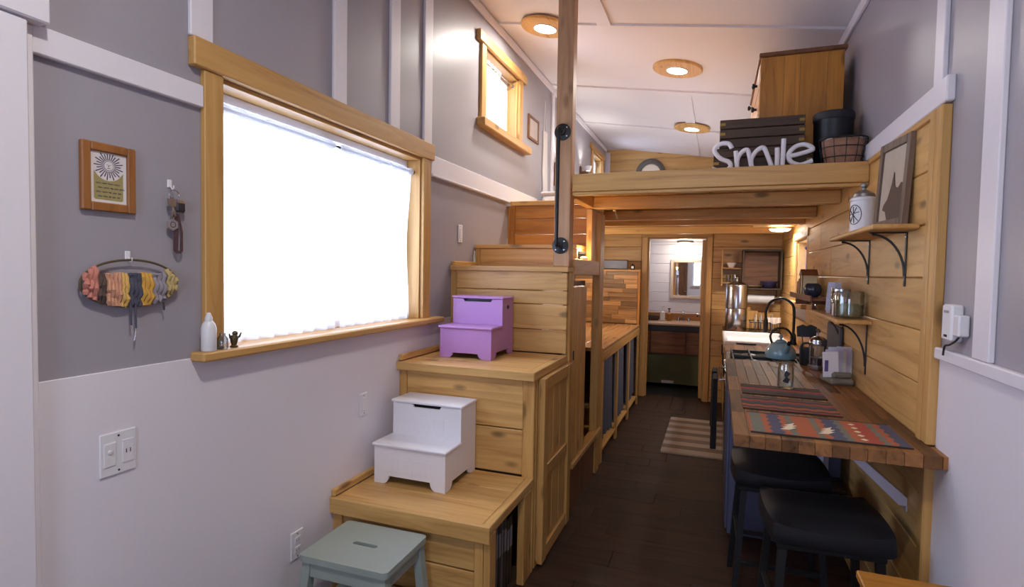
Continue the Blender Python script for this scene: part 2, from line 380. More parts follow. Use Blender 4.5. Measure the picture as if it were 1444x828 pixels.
# ---- curtains
def curtain(name, label, mat, plane, fixed, u0, u1, z0, z1, amp=.012, waves=9, group=None, gather=.02, seed=0, pinch=0, rod_z=None):
    """hanging cloth; plane 'x' => lies at x=fixed running along y; plane 'y' => at y=fixed along x"""
    rnd = random.Random(seed); bm = NB(); nu, nz = waves*8, 14; ph = [rnd.uniform(0,6.28) for _ in range(3)]
    g = []
    for j in range(nz+1):
        t = j/nz; row = []
        for i in range(nu+1):
            s = i/nu; ss = s
            a = amp*(.55+.45*t)
            off = a*(math.sin(2*math.pi*waves*s+ph[0])+.4*math.sin(2*math.pi*waves*.43*s+ph[1]+t*1.2))
            u = u0+(u1-u0)*(s + pinch*math.sin(math.pi*t)*(1-2*s)*.5) + .006*math.sin(9*t+ph[2])
            zz = z1+(z0-z1)*t + (.006*math.sin(40*s) if j == 0 else 0)
            row.append(bm.verts.new((fixed+off, u, zz) if plane == 'x' else (u, fixed+off, zz)))
        g.append(row)
    for j in range(nz):
        for i in range(nu): bm.faces.new((g[j][i], g[j][i+1], g[j+1][i+1], g[j+1][i]))
    root = thing(name, label, 'curtain', ((fixed,(u0+u1)/2,z0) if plane == 'x' else ((u0+u1)/2,fixed,z0)), group=group, world=True)
    mesh('cloth', bm, mat, root, True)
    # gathered heading round the rod
    bm = NB(); pts = []; rad = []
    for k in range(waves*6+1):
        s = k/(waves*6); u = u0+(u1-u0)*s
        pts.append((fixed, u, z1) if plane == 'x' else (u, fixed, z1)); rad.append(.010+.007*abs(math.sin(s*waves*3+ph[0]))+.004*rnd.random())
    tube(bm, pts, rad, 8); mesh('gathered_heading', bm, mat, root, True)
    return root
SHEER = sheer('sheer_white', (.86,.86,.88,1), .62, .14)
SHEER2 = sheer('sheer_cream', (.72,.68,.62,1), .07, .0)
curtain('window_curtain', 'white sheer curtain on the nearer half of the big window', SHEER, 'x', XL-.045, 1.475, 2.115, 1.249, 2.092, .010, 8, 'sheer curtains of the big window', seed=1, pinch=.05)
curtain('window_curtain', 'white sheer curtain on the stair half of the big window', SHEER, 'x', XL-.045, 2.16, 2.80, 1.249, 2.092, .010, 8, 'sheer curtains of the big window', seed=2, pinch=.10)
def rod(label, x, y0, y1, z, r=.005, mat=BLACK):
    t = thing('curtain_rod', label, 'curtain rod', (x, (y0+y1)/2, z), world=True)
    bm = NB(); lathe(bm, [(r,y0),(r,y1)], (x,0,z), 10, 'y'); mesh('rod', bm, mat, t, True)
    for yy in (y0, y1-.008): bm = NB(); lathe(bm, [(r*2.2,yy),(r*2.2,yy+.008)], (x,0,z), 12, 'y'); mesh('end_socket', bm, mat, t, True)
rod('thin dark rod across the big window', XL-.045, 1.463, 2.824, 2.092)
curtain('window_curtain', 'short white curtain half drawn in the small loft window', SHEER2, 'x', XL-.04, 3.745, 4.13, 2.622, 3.09, .014, 6, seed=4, pinch=.15)
rod('thin rod across the small loft window', XL-.04, 3.736, 4.434, 3.09, .005, STEEL)
curtain('window_curtain', 'pale curtain in the far loft window', SHEER2, 'x', XL-.04, 7.42, 7.75, 2.55, 3.13, .012, 5, seed=5)
BLUEC = sheer('blue_cloth', srgb(92,92,150), .25, .0)
curtain('window_curtain', 'lavender blue curtain at the kitchen window', BLUEC, 'x', XR+.03, 5.18, 5.5, 1.31, 1.78, .012, 5, seed=6)

# ---- right wall dressing
bx('wainscot_panel', wall_right, WHITE, XR-.006, XR, Y0, 2.235, 0, 1.262, .002)
struct(bx('trim_6', None, WHITE, XR-.022, XR, Y0, 2.236, 1.262, 1.30, .004), 'white chair rail on the right wall')
struct(bx('trim_7', None, WHITE, XR-.026, XR, 2.222, 8.3, 2.118, 2.205, .004), 'white rail above the pine boards on the right')
for y0, y1, z0, z1 in ((1.86,1.965,1.301,2.99),(2.30,2.385,2.206,2.99),(.6,.7,1.301,2.99),(4.9,4.98,2.206,2.99)):
    bx('batten', wall_right, WHITE, XR-.016, XR, y0, y1, z0, z1, .003)
# pine boards on the right wall
z = 0; bh = .1915; k = 0
while z < 2.1:
    zt = min(z+bh, 2.112); cut = [2.337 if zt > 1.0 else 2.287, 2.42+random.Random(k).choice((1.25,1.7,2.2,.9))]
    cut = cut+[cut[-1]+random.Random(k+50).choice((1.2,1.5)), YB]
    for a, b in zip(cut, cut[1:]):
        segs = [(a, b)]
        if zt > WINR[0][2]-.05 and z < WINR[0][3]+.05:     # stop at the kitchen window
            segs = [(a, min(b, 5.09)), (max(a, 5.91), b)]
        for s0, s1 in segs:
            if s1-s0 > .03 and zt-z > .03: bx('wall_board', wall_right, pine('y'), XR-.02, XR, s0+.001, s1-.001, z+.001, zt-.001, .004)
    z += bh; k += 1
for nm, u, y0, y1, z0, z1, lb in (('trim_8',.032,2.237,2.291,.962,2.112,'pine casing at near end of the board wall above the bar'),('trim_9',.036,2.292,2.336,.962,2.112,'inner pine corner strip of the board wall above the bar'),
        ('trim_11',.032,2.237,2.285,0,.914,'pine casing at near end of the board wall under the bar')):
    struct(bx(nm, None, trimw('z'), XR-u, XR, y0, y1, z0, z1, .004), lb)
struct(bx('trim_10', None, trimw('y'), XR-.03, XR, 2.337, 3.2, 2.09, 2.117, .004), 'slim pine cap under the white rail on the right')
# ================================================================== STAIRCASE
SX0, SX1 = XL+.006, -.83
st = thing('storage_staircase', 'golden pine storage staircase built of tall boxes along the left wall', 'staircase', (-1.22, 3.1, 0), world=True)
def boards_x(par, name, x0, x1, y0, y1, cuts, gap=.003, mat=pine, bev=.004):
    for a, b in zip(cuts, cuts[1:]): bx(name, par, mat('x'), x0, x1, y0, y1, a+gap/2, b-gap/2, bev)
def tread_boards(par, x0, x1, cuts, z0, z1):
    for a, b in zip(cuts, cuts[1:]): bx('tread_board', par, pine('x'), x0, x1, a+.0008, b-.0008, z0, z1, .002)
# first box
t1 = bx('tread', st, pine('x'), SX0+.02, SX1-.006, 2.045, 2.60, .440, .462, .002)
tread_boards(t1, SX0+.02, -.868, [2.056,2.235,2.415,2.612], .462, .490)
bx('tread_board', t1, pine('y'), -.867, SX1+.0, 2.056, 2.612, .452, .490, .003)
bx('fascia', st, pine('x'), SX0, SX1+.002, 2.030, 2.054, .418, .491, .003)
bx('wall_rail', st, pine('y'), SX0, SX0+.022, 2.04, 2.612, .491, .525, .005)
boards_x(st, 'riser_board', SX0+.05, -.905, 2.062, 2.082, [.0,.135,.275,.418], .006)
bx('stile', st, trimw('z'), SX0, SX0+.05, 2.055, 2.085, 0, .418)
bx('stile', st, trimw('z'), -.905, -.866, 2.055, 2.085, 0, .418)
bx('side_post', st, trimw('z'), -.865, -.835, 2.058, 2.125, 0, .44)
bx('side_post', st, trimw('z'), -.870, -.835, 2.49, 2.605, 0, .44)
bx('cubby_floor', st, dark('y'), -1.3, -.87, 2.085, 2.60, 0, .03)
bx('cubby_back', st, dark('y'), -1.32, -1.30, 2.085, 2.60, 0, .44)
# second box
bx('riser_back', st, dark('x'), SX0, SX1-.01, 2.645, 2.66, 0, 1.0, .001)
boards_x(st, 'riser_board', SX0+.045, -.895, 2.62, 2.642, [.492,.725,.99], .005)
bx('stile', st, trimw('z'), SX0, SX0+.045, 2.613, 2.643, .49, .99)
bx('stile', st, trimw('z'), -.895, SX1-.004, 2.613, 2.643, 0, .99)
t2 = bx('tread', st, pine('x'), SX0+.02, SX1-.03, 2.61, 3.215, .992, 1.004, .002)
tread_boards(t2, SX0+.02, SX1-.04, [2.592,2.79,2.99,3.216], 1.004, 1.03)
bx('tread_board', t2, pine('y'), SX1-.0395, SX1+.004, 2.592, 3.216, .985, 1.03, .003)
bx('nosing', st, pine('x'), SX0, SX1+.004, 2.578, 2.591, .985, 1.03, .003)
bx('wall_rail', st, pine('y'), SX0, SX0+.022, 2.60, 3.215, 1.031, 1.065, .005)
bx('side_panel', st, pine('z'), -.865, -.835, 2.66, 3.25, 0, .985, .002)
# cupboard door under second tread, standing a little proud
door = bx('cupboard_door', st, pine('z'), -.834, -.826, 2.68, 3.22, .03, .975, .002)
for y0, y1 in ((2.672,2.745),(3.165,3.235)): bx('door_stile', door, trimw('z'), -.826, -.796, y0, y1, .02, .985, .003)
for z0, z1 in ((.02,.09),(.46,.52),(.915,.985)): bx('door_rail', door, trimw('y'), -.826, -.800, 2.746, 3.164, z0, z1, .003)
for k in range(3): bx('door_board', door, pine('z'), -.826, -.812, 2.748+k*.139, 2.748+k*.139+.137, .092, .458, .003); bx('door_board', door, pine('z'), -.826, -.812, 2.748+k*.139, 2.748+k*.139+.137, .522, .913, .003)
# third box
boards_x(st, 'riser_board', SX0+.04, SX1-.006, 3.228, 3.25, [1.032,1.175,1.33,1.415,1.528], .004)
bx('stile', st, trimw('z'), SX0, SX0+.04, 3.222, 3.25, 1.03, 1.53)
bx('tread_edge', st, trimw('x'), SX0, SX1+.002, 3.205, 3.225, 1.53, 1.562, .003)
tread_boards(bx('tread', st, pine('x'), SX0+.02, SX1-.041, 3.226, 3.62, 1.515, 1.53, .002), SX0+.02, SX1, [3.226,3.42,3.64], 1.53, 1.56)
bx('wall_rail', st, pine('y'), SX0, SX0+.022, 3.23, 3.62, 1.561, 1.59, .004)
# fourth step
boards_x(st, 'riser_board', SX0+.035, SX1-.045, 3.612, 3.63, [1.562,1.69], .004)
bx('stile', st, trimw('z'), SX0, SX0+.035, 3.608, 3.63, 1.56, 1.69)
tread_boards(bx('tread', st, pine('x'), SX0, SX1-.045, 3.62, 4.245, 1.675, 1.69, .002), SX0, SX1-.045, [3.595,3.82,4.03,4.245], 1.69, 1.715)
boards_x(st, 'back_board', SX0+.06, SX1-.04, 4.25, 4.27, [1.70,1.83,1.955,2.06], .004, mat=amber)
bx('back_stile', st, amber('z'), SX0, SX0+.06, 4.243, 4.27, 1.716, 2.06)
# closet side of the stairs
bx('side_stile', st, trimw('z'), -.87, -.822, 3.255, 3.33, 0, 1.528, .003)
cd_ = bx('closet_door', st, pine('z'), -.858, -.834, 3.335, 3.70, .335, 1.44, .002)
for k in range(3): bx('door_board', cd_, pine('z'), -.834, -.822, 3.337+k*.121, 3.337+k*.121+.119, .337, 1.438, .003)
bx('hinge', cd_, BLACK, -.822, -.818, 3.34, 3.365, .98, 1.04, .001)
bx('top_rail', st, trimw('y'), -.875, -.822, 3.345, 4.115, 1.51, 1.615, .004)
bx('closet_ledge', st, trimw('y'), -.87, -.805, 3.335, 4.24, .295, .33, .004)
bx('closet_lower_panel', st, stain('z'), -.865, -.835, 3.335, 4.24, 0, .295, .002)
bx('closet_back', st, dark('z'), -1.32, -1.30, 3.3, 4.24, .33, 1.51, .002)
bx('upper_stud', st, trimw('z'), -.875, -.835, 3.88, 4.05, 1.616, 1.98, .003)
bx('corner_column', st, trimw('z'), -.875, -.818, 4.12, 4.24, 0, 1.978, .003)
bx('corner_column', st, trimw('z'), -.885, -.83, 4.245, 4.33, 0, 1.978, .003)
# disc cases in the cubby
y = 2.135
for i in range(9):
    w = random.choice((.028,.034,.038)); h = random.uniform(.30,.385)
    c = random.choice(((30,30,34),(46,44,48),(88,84,90),(24,22,26),(120,112,110),(38,32,34)))
    b = thing('record_case', ['dark','grey','black','charcoal','tall dark','worn grey','slim black','smoky','farthest black'][i]+' flat case number %s from the front in the stair cubby' % ['one','two','three','four','five','six','seven','eight','nine'][i], 'case', (-.99, y+w/2, .031), group='cases filed in the stair cubby')
    cm = paint('case_%d_%d_%d' % c, srgb(*c), .4)
    bx('cover', b, cm, -.12, .105, -w/2+.001, w/2-.001, 0, h, .003); bx('pages', b, PLAST, -.115, .09, -w/2+.004, w/2-.004, h, h+.004, .001)
    bx('spine_label', b, paint('case_label', srgb(150,146,150), .5), .105, .107, -w/2+.006, w/2-.006, h*.55, h*.85, .0005)
    y += w+.003
# hung garment in the closet
LAV = paint('lavender_cloth', srgb(120,112,128), .9, .3, scale=200)
def drape(name, label, cat, mat, x0, x1, y, z0, z1, amp, waves, axis='x', group=None, top=True, seed=0, thick=.012):
    rnd = random.Random(seed); ph = rnd.uniform(0,6); bm = NB(); nu, nz = waves*6, 10; F=[]; B=[]
    for j in range(nz+1):
        t = j/nz; rf=[]; rb=[]
        for i in range(nu+1):
            s = i/nu; off = amp*(.35+.65*t)*math.sin(2*math.pi*waves*s+ph+.5*t)+.3*amp*math.sin(5*s+ph)
            u = x0+(x1-x0)*(.5+(s-.5)*(.9+.1*t)); zz = z1+(z0-z1)*t+(.01*math.sin(7*s+ph) if j == nz else 0)
            for L_, d in ((rf,-thick/2),(rb,thick/2)):
                L_.append(bm.verts.new((u, y+off+d, zz) if axis == 'x' else (y+off+d, u, zz)))
        F.append(rf); B.append(rb)
    for j in range(nz):
        for i in range(nu):
            bm.faces.new((F[j][i],F[j][i+1],F[j+1][i+1],F[j+1][i])); bm.faces.new((B[j][i],B[j+1][i],B[j+1][i+1],B[j][i+1]))
        bm.faces.new((F[j][0],F[j+1][0],B[j+1][0],B[j][0])); bm.faces.new((F[j][nu],B[j][nu],B[j+1][nu],F[j+1][nu]))
    for i in range(nu):
        bm.faces.new((F[0][i],B[0][i],B[0][i+1],F[0][i+1])); bm.faces.new((F[nz][i],F[nz][i+1],B[nz][i+1],B[nz][i]))
    o = mesh(name, bm, mat, None, True); tag(o, label, cat, group); return o
drape('hanging_garment', 'lavender grey garment hanging in the open stair closet', 'garment', LAV, 3.80, 4.08, -.95, .42, 1.47, .02, 3, axis='y', seed=3, thick=.05)

# post and handle
ps = bx('support_post', None, wood('postpine','z', srgb(160,116,80), srgb(206,162,120), .5, .05, .35), -.935, -.835, 3.25, 3.34, 1.562, 3.305, .004)
tag(ps, 'square pine post rising from the stairs to the ceiling', 'post')
gh = thing('grab_handle', 'black pipe grab handle screwed to the pine post', 'handle', (-.89, 3.248, 1.69))
for zz in (0, .68):
    bm = NB(); lathe(bm, [(.050,-.001),(.050,-.010),(.022,-.014),(.022,-.03),(.016,-.034)], (0,0,zz), 20, 'y'); fl_ = mesh('flange', bm, BLACK, gh, True)
    for k in range(4):
        a = math.pi/4+k*math.pi/2; bm = NB(); lathe(bm, [(.005,-.0105),(.005,-.014),(.002,-.015)], (.036*math.cos(a),0,zz+.036*math.sin(a)), 8, 'y'); mesh('screw', bm, STEEL, fl_, True)
bm = NB(); tube(bm, spline([(0,-.03,0),(0,-.075,.0),(0,-.095,.03),(0,-.095,.34),(0,-.095,.65),(0,-.075,.68),(0,-.03,.68)], 6), .0105, 12); mesh('pipe', bm, BLACK, gh, True)

# ================================================================== LOFT
lf = thing('loft_platform', 'pine sleeping loft with front beam and exposed joists', 'loft', (0, 3.2, 1.985), world=True)
bx('front_beam', lf, trimw('x'), -.812, XR-.021, 3.2, 3.245, 2.005, 2.108, .004)
bx('beam_lip', lf, trimw('x'), -.812, XR-.022, 3.205, 3.25, 1.985, 2.003, .003)
for yy in (3.84, 4.72, 5.30, 6.40): bx('joist', lf, pine('x'), (-.82 if yy < 4.4 else XL+.01), XR-.022, yy, yy+.085, 1.978, 2.058, .004)
bx('side_beam', lf, trimw('y'), -.875, -.822, 3.345, 4.24, 1.982, 2.10, .004)
for k in range(8):
    x0 = -.82+k*.19
    bx('deck_board', lf, pine('y'), x0+.001, min(x0+.189, XR-.023), 3.25, 8.37, 2.06, 2.085, .003)
for k in range(4):
    x0 = XL+.025+k*.19
    bx('deck_board', lf, pine('y'), x0+.001, min(x0+.189, -.821), 4.272, 8.37, 2.06, 2.085, .003)
bx('edge_cap', lf, trimw('x'), XL+.03, -.822, 4.243, 4.271, 2.062, 2.098, .003)
# dresser on the loft
dz = 2.086
dr_ = thing('loft_dresser', 'orange brown wooden dresser on the loft against the right wall', 'dresser', (.43, 4.2, dz), world=True)
n0 = .205
for k in range(4):
    x0, x1_ = ((.215,.345),(.345,.43),(.43,.575),(.575,.66))[k]
    bx('end_board', dr_, wood('dresserwood','z', srgb(150,92,26), srgb(204,138,52), .35, .3, .5), x0+.0004, x1_-.0004, 3.70, 3.72, dz+.02, dz+.76, .0006)
bx('body', dr_, amber('z'), .235, .66, 3.72, 4.68, dz+.02, dz+.755, .003)
bx('top', dr_, stain('y'), n0, .672, 3.685, 4.71, dz+.761, dz+.785, .004)
for zz, h in ((.03,.2),(.24,.2),(.45,.14),(.60,.14)):
    dw = bx('drawer', dr_, amber('y'), .213, .234, 3.74, 4.66, dz+zz, dz+zz+h, .004)
    for yy in (3.95, 4.45): bm = NB(); lathe(bm, [(.008,0),(.008,-.012),(.018,-.02),(.016,-.03),(.006,-.034)], (.213,yy,dz+zz+h/2), 14, 'x'); mesh('knob', bm, BLACK, dw, True)
for x, yy in ((.24,3.73),(.62,3.73),(.24,4.63),(.62,4.63)): bx('foot', dr_, stain('z'), x, x+.035, yy, yy+.035, dz, dz+.02, .002)
# dark crates
def crate(label, x0, x1, y0, y1, z0, z1):
    c = thing('wooden_crate', label, 'crate', ((x0+x1)/2, (y0+y1)/2, z0), world=True, group='dark crates on the loft')
    n = 3; h = (z1-z0)/n
    for k in range(n):
        a, b = z0+k*h+.002, z0+(k+1)*h-.002
        bx('slat', c, dark('x'), x0, x1, y0, y0+.012, a, b, .003); bx('slat', c, dark('x'), x0, x1, y1-.012, y1, a, b, .003)
        bx('slat', c, dark('y'), x0+.001, x0+.012, y0+.013, y1-.013, a, b, .003); bx('slat', c, dark('y'), x1-.012, x1-.001, y0+.013, y1-.013, a, b, .003)
    bx('base', c, dark('x'), x0+.013, x1-.013, y0+.013, y1-.013, z0, z0+.012, .002)
    bx('lid', c, dark('x'), x0+.013, x1-.013, y0+.013, y1-.013, z1-.02, z1-.008, .002)
    for x in (x0+.002, x1-.03):
        for zz in (z0+h*.5, z0+h*1.5, z0+h*2.5): bx('corner_strap', c, paint('brass', srgb(150,118,60), .45, metal=.8), x, x+.028, y0-.002, y0, zz-.008, zz+.008, .0005)
crate('wide dark slatted crate at the bottom behind the white word', -.035, .475, 3.42, 3.66, dz, dz+.17)
crate('smaller dark slatted crate stacked on the wide one', -.005, .435, 3.43, 3.66, dz+.171, dz+.335)
# Smile sign
sm = thing('word_sign', 'white cut-out word Smile standing on the loft edge', 'sign', (.2, 3.335, dz))
Wm = paint('sign_white', srgb(235,232,235), .4, .02)
def stroke(nm, pts):
    q = [((p[0]-97)/3.94*.00372-.25, 0, (768-p[1])/3.94*.0039+.022) for p in pts]
    bm = NB(); tube(bm, spline(q, 6), .0125, 10); 
    for v in bm.verts: v.co.y *= 1.0
    mesh('letter_'+nm, bm, Wm, sm, True)
stroke('s', [(215,640),(195,612),(150,612),(118,645),(150,690),(200,715),(208,745),(165,765),(105,748)])
stroke('m', [(236,655),(242,705),(248,757),(246,705),(268,665),(298,652),(312,690),(327,757),(322,705),(350,660),(385,645),(408,690),(430,750)])
stroke('i', [(457,650),(459,700),(458,752)]); stroke('l', [(490,603),(489,680),(487,748)])
stroke('e', [(505,700),(570,690),(640,668),(600,640),(550,650),(518,688),(530,728),(580,748),(640,728)])
# black pot and wire basket
bp = thing('black_drum', 'black round canister beside the dresser on the loft', 'canister', (.585, 3.52, dz))
bm = NB(); lathe(bm, [(.085,0),(.092,.01),(.098,.30),(.100,.305)], n=28); mesh('body', bm, BLACK, bp, True)
bm = NB(); lathe(bm, [(.101,.306),(.103,.315),(.102,.342),(.096,.348),(.02,.35)], n=28); mesh('lid', bm, paint('matte_black', srgb(30,30,34), .6), bp, True)
bs = thing('wire_basket', 'wire basket lined with pink brown cloth on the loft edge', 'basket', (.60, 3.325, dz))
bm = NB(); lathe(bm, [(.066,.004),(.072,.02),(.082,.08),(.089,.118),(.086,.122),(.079,.10),(.06,.03),(.002,.02)], n=40)
for v in bm.verts:
    a = math.atan2(v.co.y, v.co.x); v.co.x *= 1+.03*math.sin(9*a+v.co.z*80); v.co.y *= (1+.03*math.sin(9*a+v.co.z*80))*.8
LIN = paint('basket_lining', srgb(150,112,88), .9, 1.0, scale=40, var=.45); mesh('lining', bm, LIN, bs, True)
for k, (r, zz) in enumerate(((.072,.006),(.083,.05),(.091,.09),(.096,.126))):
    bm = NB(); tube(bm, [(r*1.03*math.cos(2*math.pi*i/28), r*1.03*.8*math.sin(2*math.pi*i/28), zz) for i in range(28)], .0022 if k<3 else .0035, 6, closed=True); mesh('wire_hoop', bm, BLACK, bs, True)
for k in range(12):
    a = 2*math.pi*k/12; bm = NB(); tube(bm, [(r*1.04*math.cos(a), r*1.04*.8*math.sin(a), zz) for r, zz in ((.070,.003),(.083,.05),(.092,.09),(.097,.126))], .0018, 5); mesh('wire_rib', bm, BLACK, bs, True)
for k in range(5):
    bm = NB(); bmesh.ops.create_icosphere(bm, subdivisions=2, radius=.018); bmesh.ops.scale(bm, vec=(1.3,1,.7), verts=bm.verts); bmesh.ops.translate(bm, vec=(-.055+k*.028, -.02+.025*(k%2), .118), verts=bm.verts); mesh('cloth_tuft', bm, PLAST, bs, True)
bs.scale = (1.12, 1.12, 1.28)
# round mirror on the loft end wall
rm = thing('round_mirror', 'round mirror with thick grey rim on the loft end wall', 'mirror', (-.95, YE-.017, 3.0))
bm = NB(); lathe(bm, [(.14,-.001),(.14,-.03),(.15,-.035),(.20,-.03),(.215,-.02),(.215,-.001)], n=40, ax='y', cap=False); mesh('rim', bm, paint('rim_grey', srgb(92,86,74), .7, .3), rm, True)
bm = NB(); lathe(bm, [(.139,-.001),(.139,-.010)], n=40, ax='y'); mesh('disc', bm, paint('pale_disc', srgb(228,214,190), .3), rm)

# added unseen bed; its pale linen bounces neutral light onto the ceiling
bd = thing('loft_mattress', 'added unseen white mattress bouncing light up from the loft', 'mattress', (-.62, 6.35, dz), world=True)
SHEETW = paint('bounce_linen', srgb(226,226,232), .9, .3, scale=25)
bx('mattress', bd, SHEETW, -1.55, .12, 4.95, 8.2, dz+.001, dz+.16, .03); bx('blanket', bd, paint('blanket_grey', srgb(206,206,216), .95, .4, scale=40), -1.56, .13, 4.94, 7.2, dz+.161, dz+.19, .012)
for k in range(2): bx('pillow', bd, SHEETW, -1.42+k*.75, -.78+k*.75, 7.55, 8.0, dz+.162, dz+.27, .05)
# ================================================================== LAMPS
DISC = glow('led_disc', (1.0,.90,.74), 14)
def plate_lamp(label, x, y, z, tilt, r=.19, power=LED, dome=.0055, rl=.08, plate=True):
    L_ = thing('ceiling_lamp', label, 'lamp', (x, y, z), group='flat round lamps')
    L_.rotation_euler = (0, tilt, 0)
    if plate: bm = NB(); lathe(bm, [(r,0),(r,-.014),(r-.006,-.02),(rl+.01,-.02)], n=48); mesh('wooden_plate', bm, pine('y'), L_, True)
    bm = NB(); lathe(bm, [(rl+.010,-.0205),(rl+.008,-.027),(rl,-.027),(rl,-.021)], n=40, cap=False); mesh('rim', bm, PLAST, L_, True)
    bm = NB(); lathe(bm, [(rl,-.0205),(rl*.97,-.0205-dome*.5),(rl*.75,-.0205-dome*.85),(rl*.4,-.0205-dome*.97),(.001,-.0205-dome)], n=40); mesh('diffuser', bm, DISC, L_, True)
    l = bpy.data.lights.new('lamp_light', 'AREA'); l.shape = 'DISK'; l.size = rl*2; l.energy = power; l.color = WARM; l.spread = math.radians(170)
    o = bpy.data.objects.new('lamp_light', l); COL.objects.link(o); o.parent = L_; o.location = (0,0,-.0265-dome)
    return L_
TILT = math.atan(.35/2.34)
plate_lamp('round wooden lamp plate nearest, left of the post', -1.24, 4.0-.02, ceil_z(-1.24)-.013, TILT, .185)
plate_lamp('round wooden lamp plate over the middle of the loft', -.35, 4.80, ceil_z(-.35)-.001, TILT, .20)
plate_lamp('round wooden lamp plate farthest back over the loft', -.31, 6.70, ceil_z(-.31)-.014, TILT, .20)
plate_lamp('added unseen round lamp plate lighting the near walls from above the sitting room', -.2, .35, ceil_z(-.2)-.001, TILT, .20, LED*1.55)  # extra lamp behind the camera, added to light the near walls
bx_ = bx('lamp_board', None, trimw('x'), .32, .695, 5.74, 6.0, 2.006, 2.058, .003); tag(bx_, 'pine board under the loft joists carrying the kitchen light', 'board')
plate_lamp('small round light under the loft joists in the kitchen', .56, 5.87, 2.005, 0, rl=.09, dome=.03, plate=False, power=LED*.8)
pl_ = thing('fill_pendant', 'added unseen pendant bulb brightening the back kitchen wall from behind the stairs', 'lamp', (-1.30, 5.6, 2.0595))  # added bulb, hidden by the stairs, lifts the dark back kitchen wall
bm = NB(); lathe(bm, [(.04,0),(.04,-.015),(.004,-.018),(.004,-.21),(.018,-.215),(.018,-.25)], n=18); mesh('cord_and_socket', bm, BLACK, pl_, True)
bm = NB(); lathe(bm, [(.016,-.251),(.03,-.28),(.033,-.30),(.024,-.325),(.004,-.332)], n=18); mesh('bulb', bm, DISC, pl_, True)
l = bpy.data.lights.new('fill_pendant_light', 'POINT'); l.energy = 15; l.color = (1,.88,.70); l.shadow_soft_size = .04; o = bpy.data.objects.new('fill_pendant_light', l); COL.objects.link(o); o.parent = pl_; o.location = (0,0,-.38)
def sconce(label, y, z, pw, up=True):
    s = thing('wall_sconce', label, 'lamp', (XL, y, z), group='wooden wall sconces of the loft')
    bx('back_plate', s, stain('z'), 0.001, .018, -.035, .035, -.12, .12, .004)
    bx('arm', s, stain('x'), .018, .11, -.015, .015, .03, .06, .003)
    bm = NB(); lathe(bm, [(.028,.061),(.034,.065),(.05,.12),(.046,.12),(.03,.068)], (.10,0,0), 20, cap=False); mesh('cup_shade', bm, PLAST, s, True)
    bm = NB(); lathe(bm, [(.012,.061),(.014,.075),(.026,.095),(.024,.112),(.008,.122)], (.10,0,0), 16); mesh('bulb', bm, DISC, s, True)
    l = bpy.data.lights.new('sconce_light', 'SPOT'); l.energy = pw; l.color = WARM; l.spot_size = 2.2; l.spot_blend = .8; l.shadow_soft_size = .03
    o = bpy.data.objects.new('sconce_light', l); COL.objects.link(o); o.parent = s; o.location = (.10,0,.135); o.rotation_euler = (math.pi,0,0)
sconce('wooden wall sconce beside the hanging cloth in the loft', 5.62, 2.55, 5)
sconce('wooden wall sconce farther back in the loft', 6.75, 2.72, 5)
# ================================================================== BAR COUNTER
BARM = wood('bar', 'y', srgb(72,45,26), srgb(150,103,60), .55, .5, .2, spec=.3)
bar = thing('bar_counter', 'long butcher block breakfast bar with dark staves along the right wall', 'counter', (.39, 2.12, .915), world=True)
core = bx('core', bar, stain('y'), .085, .698, 2.125, 4.02, .916, .93, .001)
ns = 12; wv = (.70-.078)/ns; rnd = random.Random(3)
for i in range(ns):
    y = 2.118; x0 = .078+i*wv
    while y < 4.03:
        l_ = rnd.uniform(.28,.62); y2 = min(y+l_, 4.03)
        if 4.03-y2 < .12: y2 = 4.03
        bx('stave', core, BARM, x0+.0005, x0+wv-.0005, y+.0005, y2-.0005, .916 if y < 2.2 else .93, .96, .0012); y = y2
bx('end_stave', core, BARM, .701, .742, 2.118, 2.2355, .916, .96, .002)
br_ = thing('bar_brace', 'pale painted diagonal brace holding up the bar', 'brace', (.676, 2.46, .70), world=True)
bm = NB(); prism(bm, [(.672,.675),(.698,.675),(.698,.705),(.455,.914),(.425,.914)], 'y', 2.43, 2.47); mesh('arm', bm, paint('brace_paint', srgb(196,190,205), .4), br_)
bx('wall_plate', br_, paint('brace_paint', srgb(196,190,205), .4), .694, .699, 2.425, 2.475, .655, .674, .001)
# blue base cabinet at the far end of the bar
BLUEP = paint('blue_paint', srgb(84,87,116), .5, .05)
cb = thing('blue_cabinet', 'blue painted base cabinet under the far end of the bar', 'cabinet', (.4, 3.8, 0), world=True)
bx('body', cb, BLUEP, .105, .68, 3.46, 4.02, 0, .914, .004)
for k in range(3): bx('side_board', cb, BLUEP, .09, .105, 3.462+k*.186, 3.462+k*.186+.183, .03, .90, .004)
bx('end_shelf', cb, dark('x'), .30, .68, 3.26, 3.46, .40, .42, .003); bx('shelf_leg', cb, dark('z'), .30, .32, 3.27, 3.29, 0, .40, .002)
for i, (w, h, c, lb) in enumerate(((.035,.17,(205,198,205),'white folded paper standing on the shelf under the bar'),(.05,.12,(150,130,112),'tan booklet lying against papers on the shelf under the bar'),(.03,.19,(170,165,180),'pale grey folder on the shelf under the bar'))):
    b = thing('paper_booklet', lb, 'book', (.40+i*.075, 3.36, .421), rotz=.2*i)
    bx('cover', b, paint('booklet_%d' % i, srgb(*c), .6), -w/2, w/2, -.07, .07, 0, h, .002); bx('page_block', b, PLAST, -w/2+.004, w/2-.004, -.066, .066, h, h+.003, .001)
